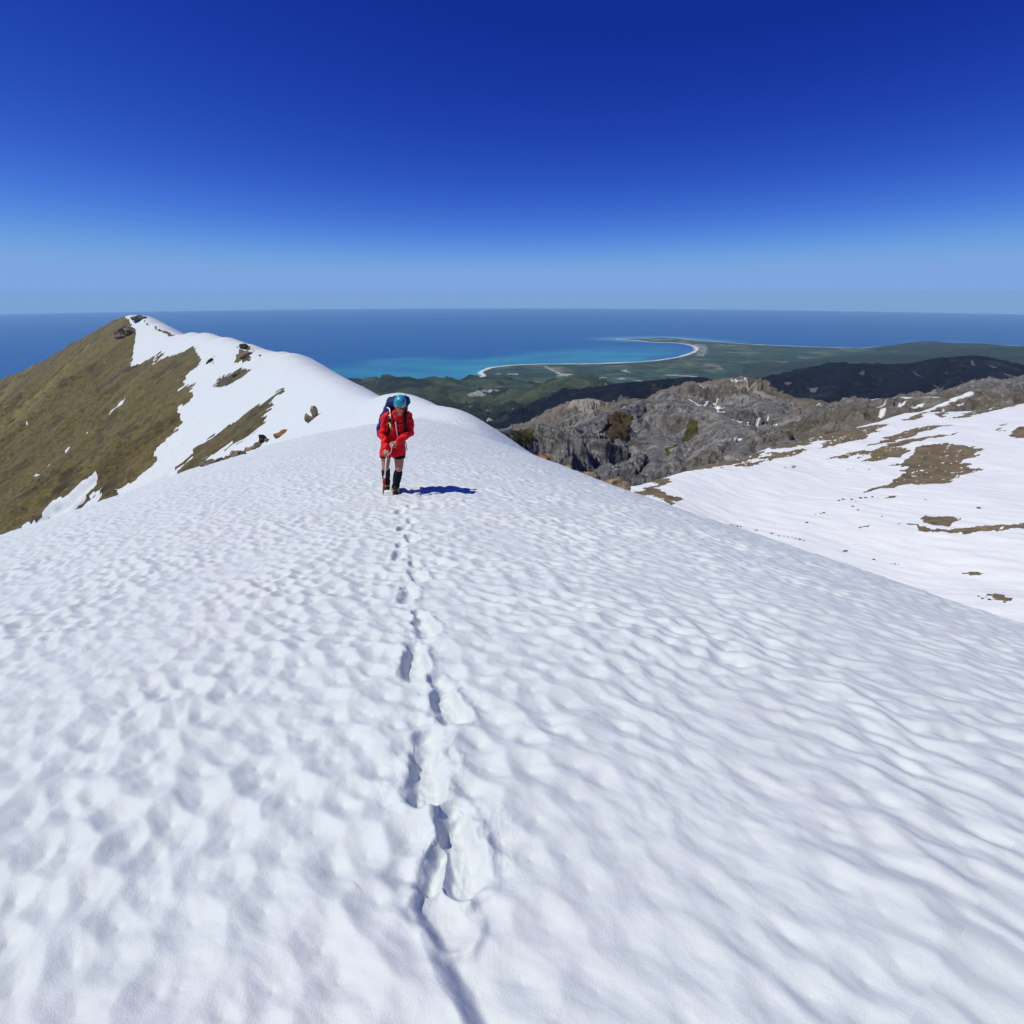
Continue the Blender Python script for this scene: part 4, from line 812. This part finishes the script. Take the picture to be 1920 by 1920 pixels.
for sx in (-1, 1):
    b = bmesh.new(); add_tube(b, [HMh @ Vector((sx * .09, -.02, -.03)), hp(sx * .080, -.02, -.05), hp(sx * .030, -.045, -.116)], .006); finish('chin_strap', b, rubber, he)
# orange cap peak under the helmet
b = bmesh.new(); rows_ = []
for j in range(5):
    rows_.append([b.verts.new(hp(.082 * math.sin(a) * (1 - .03 * j), -.070 - .020 * math.cos(a) - .009 * j * (.4 + math.cos(a)), .024 - .007 * j - .010 * math.sin(a) ** 2)) for a in np.linspace(-1.25, 1.25, 15)])
for r0, r1 in zip(rows_[:-1], rows_[1:]):
    for k in range(14): b.faces.new((r0[k], r0[k + 1], r1[k + 1], r1[k]))
bmesh.ops.solidify(b, geom=b.faces[:], thickness=.004)
finish('cap_peak', b, orange, per)

# ------------------------------------------------------------------ backpack
bp = tag(empty('backpack', base, (0, 0, YAW)), 'navy blue rucksack with black straps worn on the climber\'s back', 'backpack'); bp.scale = (SCL,) * 3
b = bmesh.new(); add_loft(b, [(-.07, .20, .88, .15, .09), (-.075, .22, .93, .205, .125), (-.075, .23, 1.06, .228, .14), (-.05, .22, 1.20, .222, .14), (-.02, .20, 1.34, .195, .13), (.0, .17, 1.43, .170, .11)], 28, 2.8)
bb_ = finish('pack_body', b, navy, bp, .010, 5, .012, 7, 21)
b = bmesh.new(); add_loft(b, [(.01, .13, 1.41, .165, .11), (.018, .10, 1.46, .190, .125), (.022, .08, 1.53, .185, .12), (.024, .08, 1.575, .14, .09)], 26, 2.4); finish('lid', b, navy, bp, .009, 4, .012, 9, 22)
for sx in (-1, 1):
    b = bmesh.new(); add_loft(b, [(-.07 + sx * .190, .20, .93, .03, .07), (-.07 + sx * .198, .20, 1.03, .04, .085), (-.065 + sx * .195, .19, 1.13, .03, .08)], 16); finish('side_pocket', b, navy, bb_, .009, 3, .006, 9, 23)
    sh = (-.115 if sx < 0 else .13); b = bmesh.new()
    ctrl = [(sh * .95, .09, 1.36), (sh * 1.0, .02, 1.395), (sh * .98, -.07, 1.385), (sh * .95, -.150, 1.31), (sh * 1.0, -.178, 1.20), (sh * 1.12, -.160, 1.08), (sh * 1.35, -.08, .98)]
    cc = catmull(ctrl, 5)
    for q0, q1 in zip(cc[:-1], cc[1:]):
        for o_ in (-.016, 0, .016): add_cap(b, (q0[0] + o_, q0[1] + abs(o_) * .3, q0[2]), .010, (q1[0] + o_, q1[1] + abs(o_) * .3, q1[2]), .010)
    stp = finish('shoulder_strap', b, black, bp, .006, 3)
    for z_, y_ in ((1.335, -.142), (1.225, -.192)):
        b = bmesh.new(); add_box(b, (sh * .96, y_, z_), (.034, .010, .016), (.4, 0, 0)); finish('buckle', b, white if sx < 0 else rubber, stp)
b = bmesh.new(); add_tube(b, [(-.112, -.192, 1.215), (-.05, -.196, 1.212), (.02, -.196, 1.212), (.08, -.194, 1.214), (.125, -.190, 1.215)], .009); finish('chest_strap', b, black, bp)
b = bmesh.new(); add_tube(b, catmull([(-.20, -.02, .92), (-.15, -.135, .905), (-.04, -.165, .895), (.07, -.15, .90), (.135, -.03, .92), (.13, .1, .95)], 4), .013); finish('hip_belt', b, black, bp)
b = bmesh.new(); add_tube(b, catmull([(.13, .0, .91), (.15, -.02, .86), (.165, -.03, .80), (.175, -.03, .73)], 4), .006); finish('strap_tail', b, black, bp)
b = bmesh.new(); add_tube(b, catmull([(-.02, -.196, 1.23), (-.012, -.200, 1.16), (.0, -.196, 1.08), (.012, -.180, 1.00)], 4), .0085); finish('drinking_tube', b, white, bp)
b = bmesh.new(); add_cap(b, (-.10, -.204, 1.205), .015, (-.098, -.206, 1.165), .015); finish('whistle', b, lime, bp)
b = bmesh.new(); add_tube(b, [(-.145, .0, 1.43), (-.115, -.06, 1.425), (-.10, -.13, 1.36), (-.10, -.17, 1.30)], .010); finish('cord', b, white, bp)

# ------------------------------------------------------------------ ice axe
hw = Vector(ARM['r'][2]); hf = Vector((.12, -.62, -.55)).normalized(); grip = hw + hf * .085 + Vector((.0, .012, -.022))
tip = Vector((-.205, -.375, .115))
iax = tag(empty('ice_axe', base, (0, 0, YAW)), 'ice axe with silver shaft and red lower grip held point down by the climber', 'ice axe'); iax.scale = (SCL,) * 3
d = tip - grip
b = bmesh.new(); add_cap(b, grip, .0125, grip + d * .56, .0125); finish('shaft', b, alu, iax)
b = bmesh.new(); add_cap(b, grip + d * .56, .0165, grip + d * .86, .0155); finish('grip', b, redpaint, iax)
b = bmesh.new(); add_cap(b, grip + d * .52, .017, grip + d * .555, .017); finish('grip_ring', b, white, iax)
b = bmesh.new(); add_cap(b, grip + d * .86, .013, grip + d * .92, .010); add_cap(b, grip + d * .92, .010, tip, .002); finish('spike', b, rubber, iax)
b = bmesh.new(); fy = Vector((.25, -1, .1)).normalized(); up = -d.normalized()
for t0, t1 in zip(np.linspace(0, 1, 8)[:-1], np.linspace(0, 1, 8)[1:]):
    f0 = lambda t: grip + fy * (.15 * t) + up * (.012 - .045 * t * t)
    add_cap(b, f0(t0), .0085 - .006 * t0, f0(t1), .0085 - .006 * t1)
finish('pick', b, steel, iax)
b = bmesh.new(); add_cap(b, grip, .012, grip - fy * .06, .009); add_box(b, grip - fy * .085 + up * -.006, (.05, .05, .005), (.25, 0, math.atan2(fy.x, -fy.y))); finish('adze', b, steel, iax)
b = bmesh.new(); lw = Vector(ARM['l'][2]) + Vector((-.06, -.05, -.01)); add_tube(b, catmull([tuple(grip + Vector((0, -.015, 0))), tuple(grip.lerp(lw, .4) + Vector((.02, -.03, -.03))), tuple(grip.lerp(lw, .8) + Vector((.0, -.03, -.01))), tuple(lw)], 4), .0045); finish('leash', b, white, iax)
# ------------------------------------------------------------------ air
L = 192000.0
me = bpy.data.meshes.new('haze'); b = bmesh.new(); bmesh.ops.create_cube(b, size=1)
zt, zb = 6.0, -ALT - (L * L) / (2 * EARTH) - 2200
for v in b.verts: v.co = Vector((v.co.x * 2 * L, v.co.y * 2 * L, zt if v.co.z > 0 else zb))
b.to_mesh(me); b.free()
hm = bpy.data.materials.new('haze'); hm.use_nodes = True; t = hm.node_tree; t.nodes.clear()
pv = t.nodes.new('ShaderNodeVolumePrincipled'); om = t.nodes.new('ShaderNodeOutputMaterial')
pv.inputs['Color'].default_value = (.54, .86, 1.0, 1); pv.inputs['Density'].default_value = 8e-6; pv.inputs['Anisotropy'].default_value = 0
pv.inputs['Absorption Color'].default_value = (0, 0, 0, 1)
t.links.new(pv.outputs[0], om.inputs['Volume'])
hz = link('haze', me, hm); hz['kind'] = 'stuff'
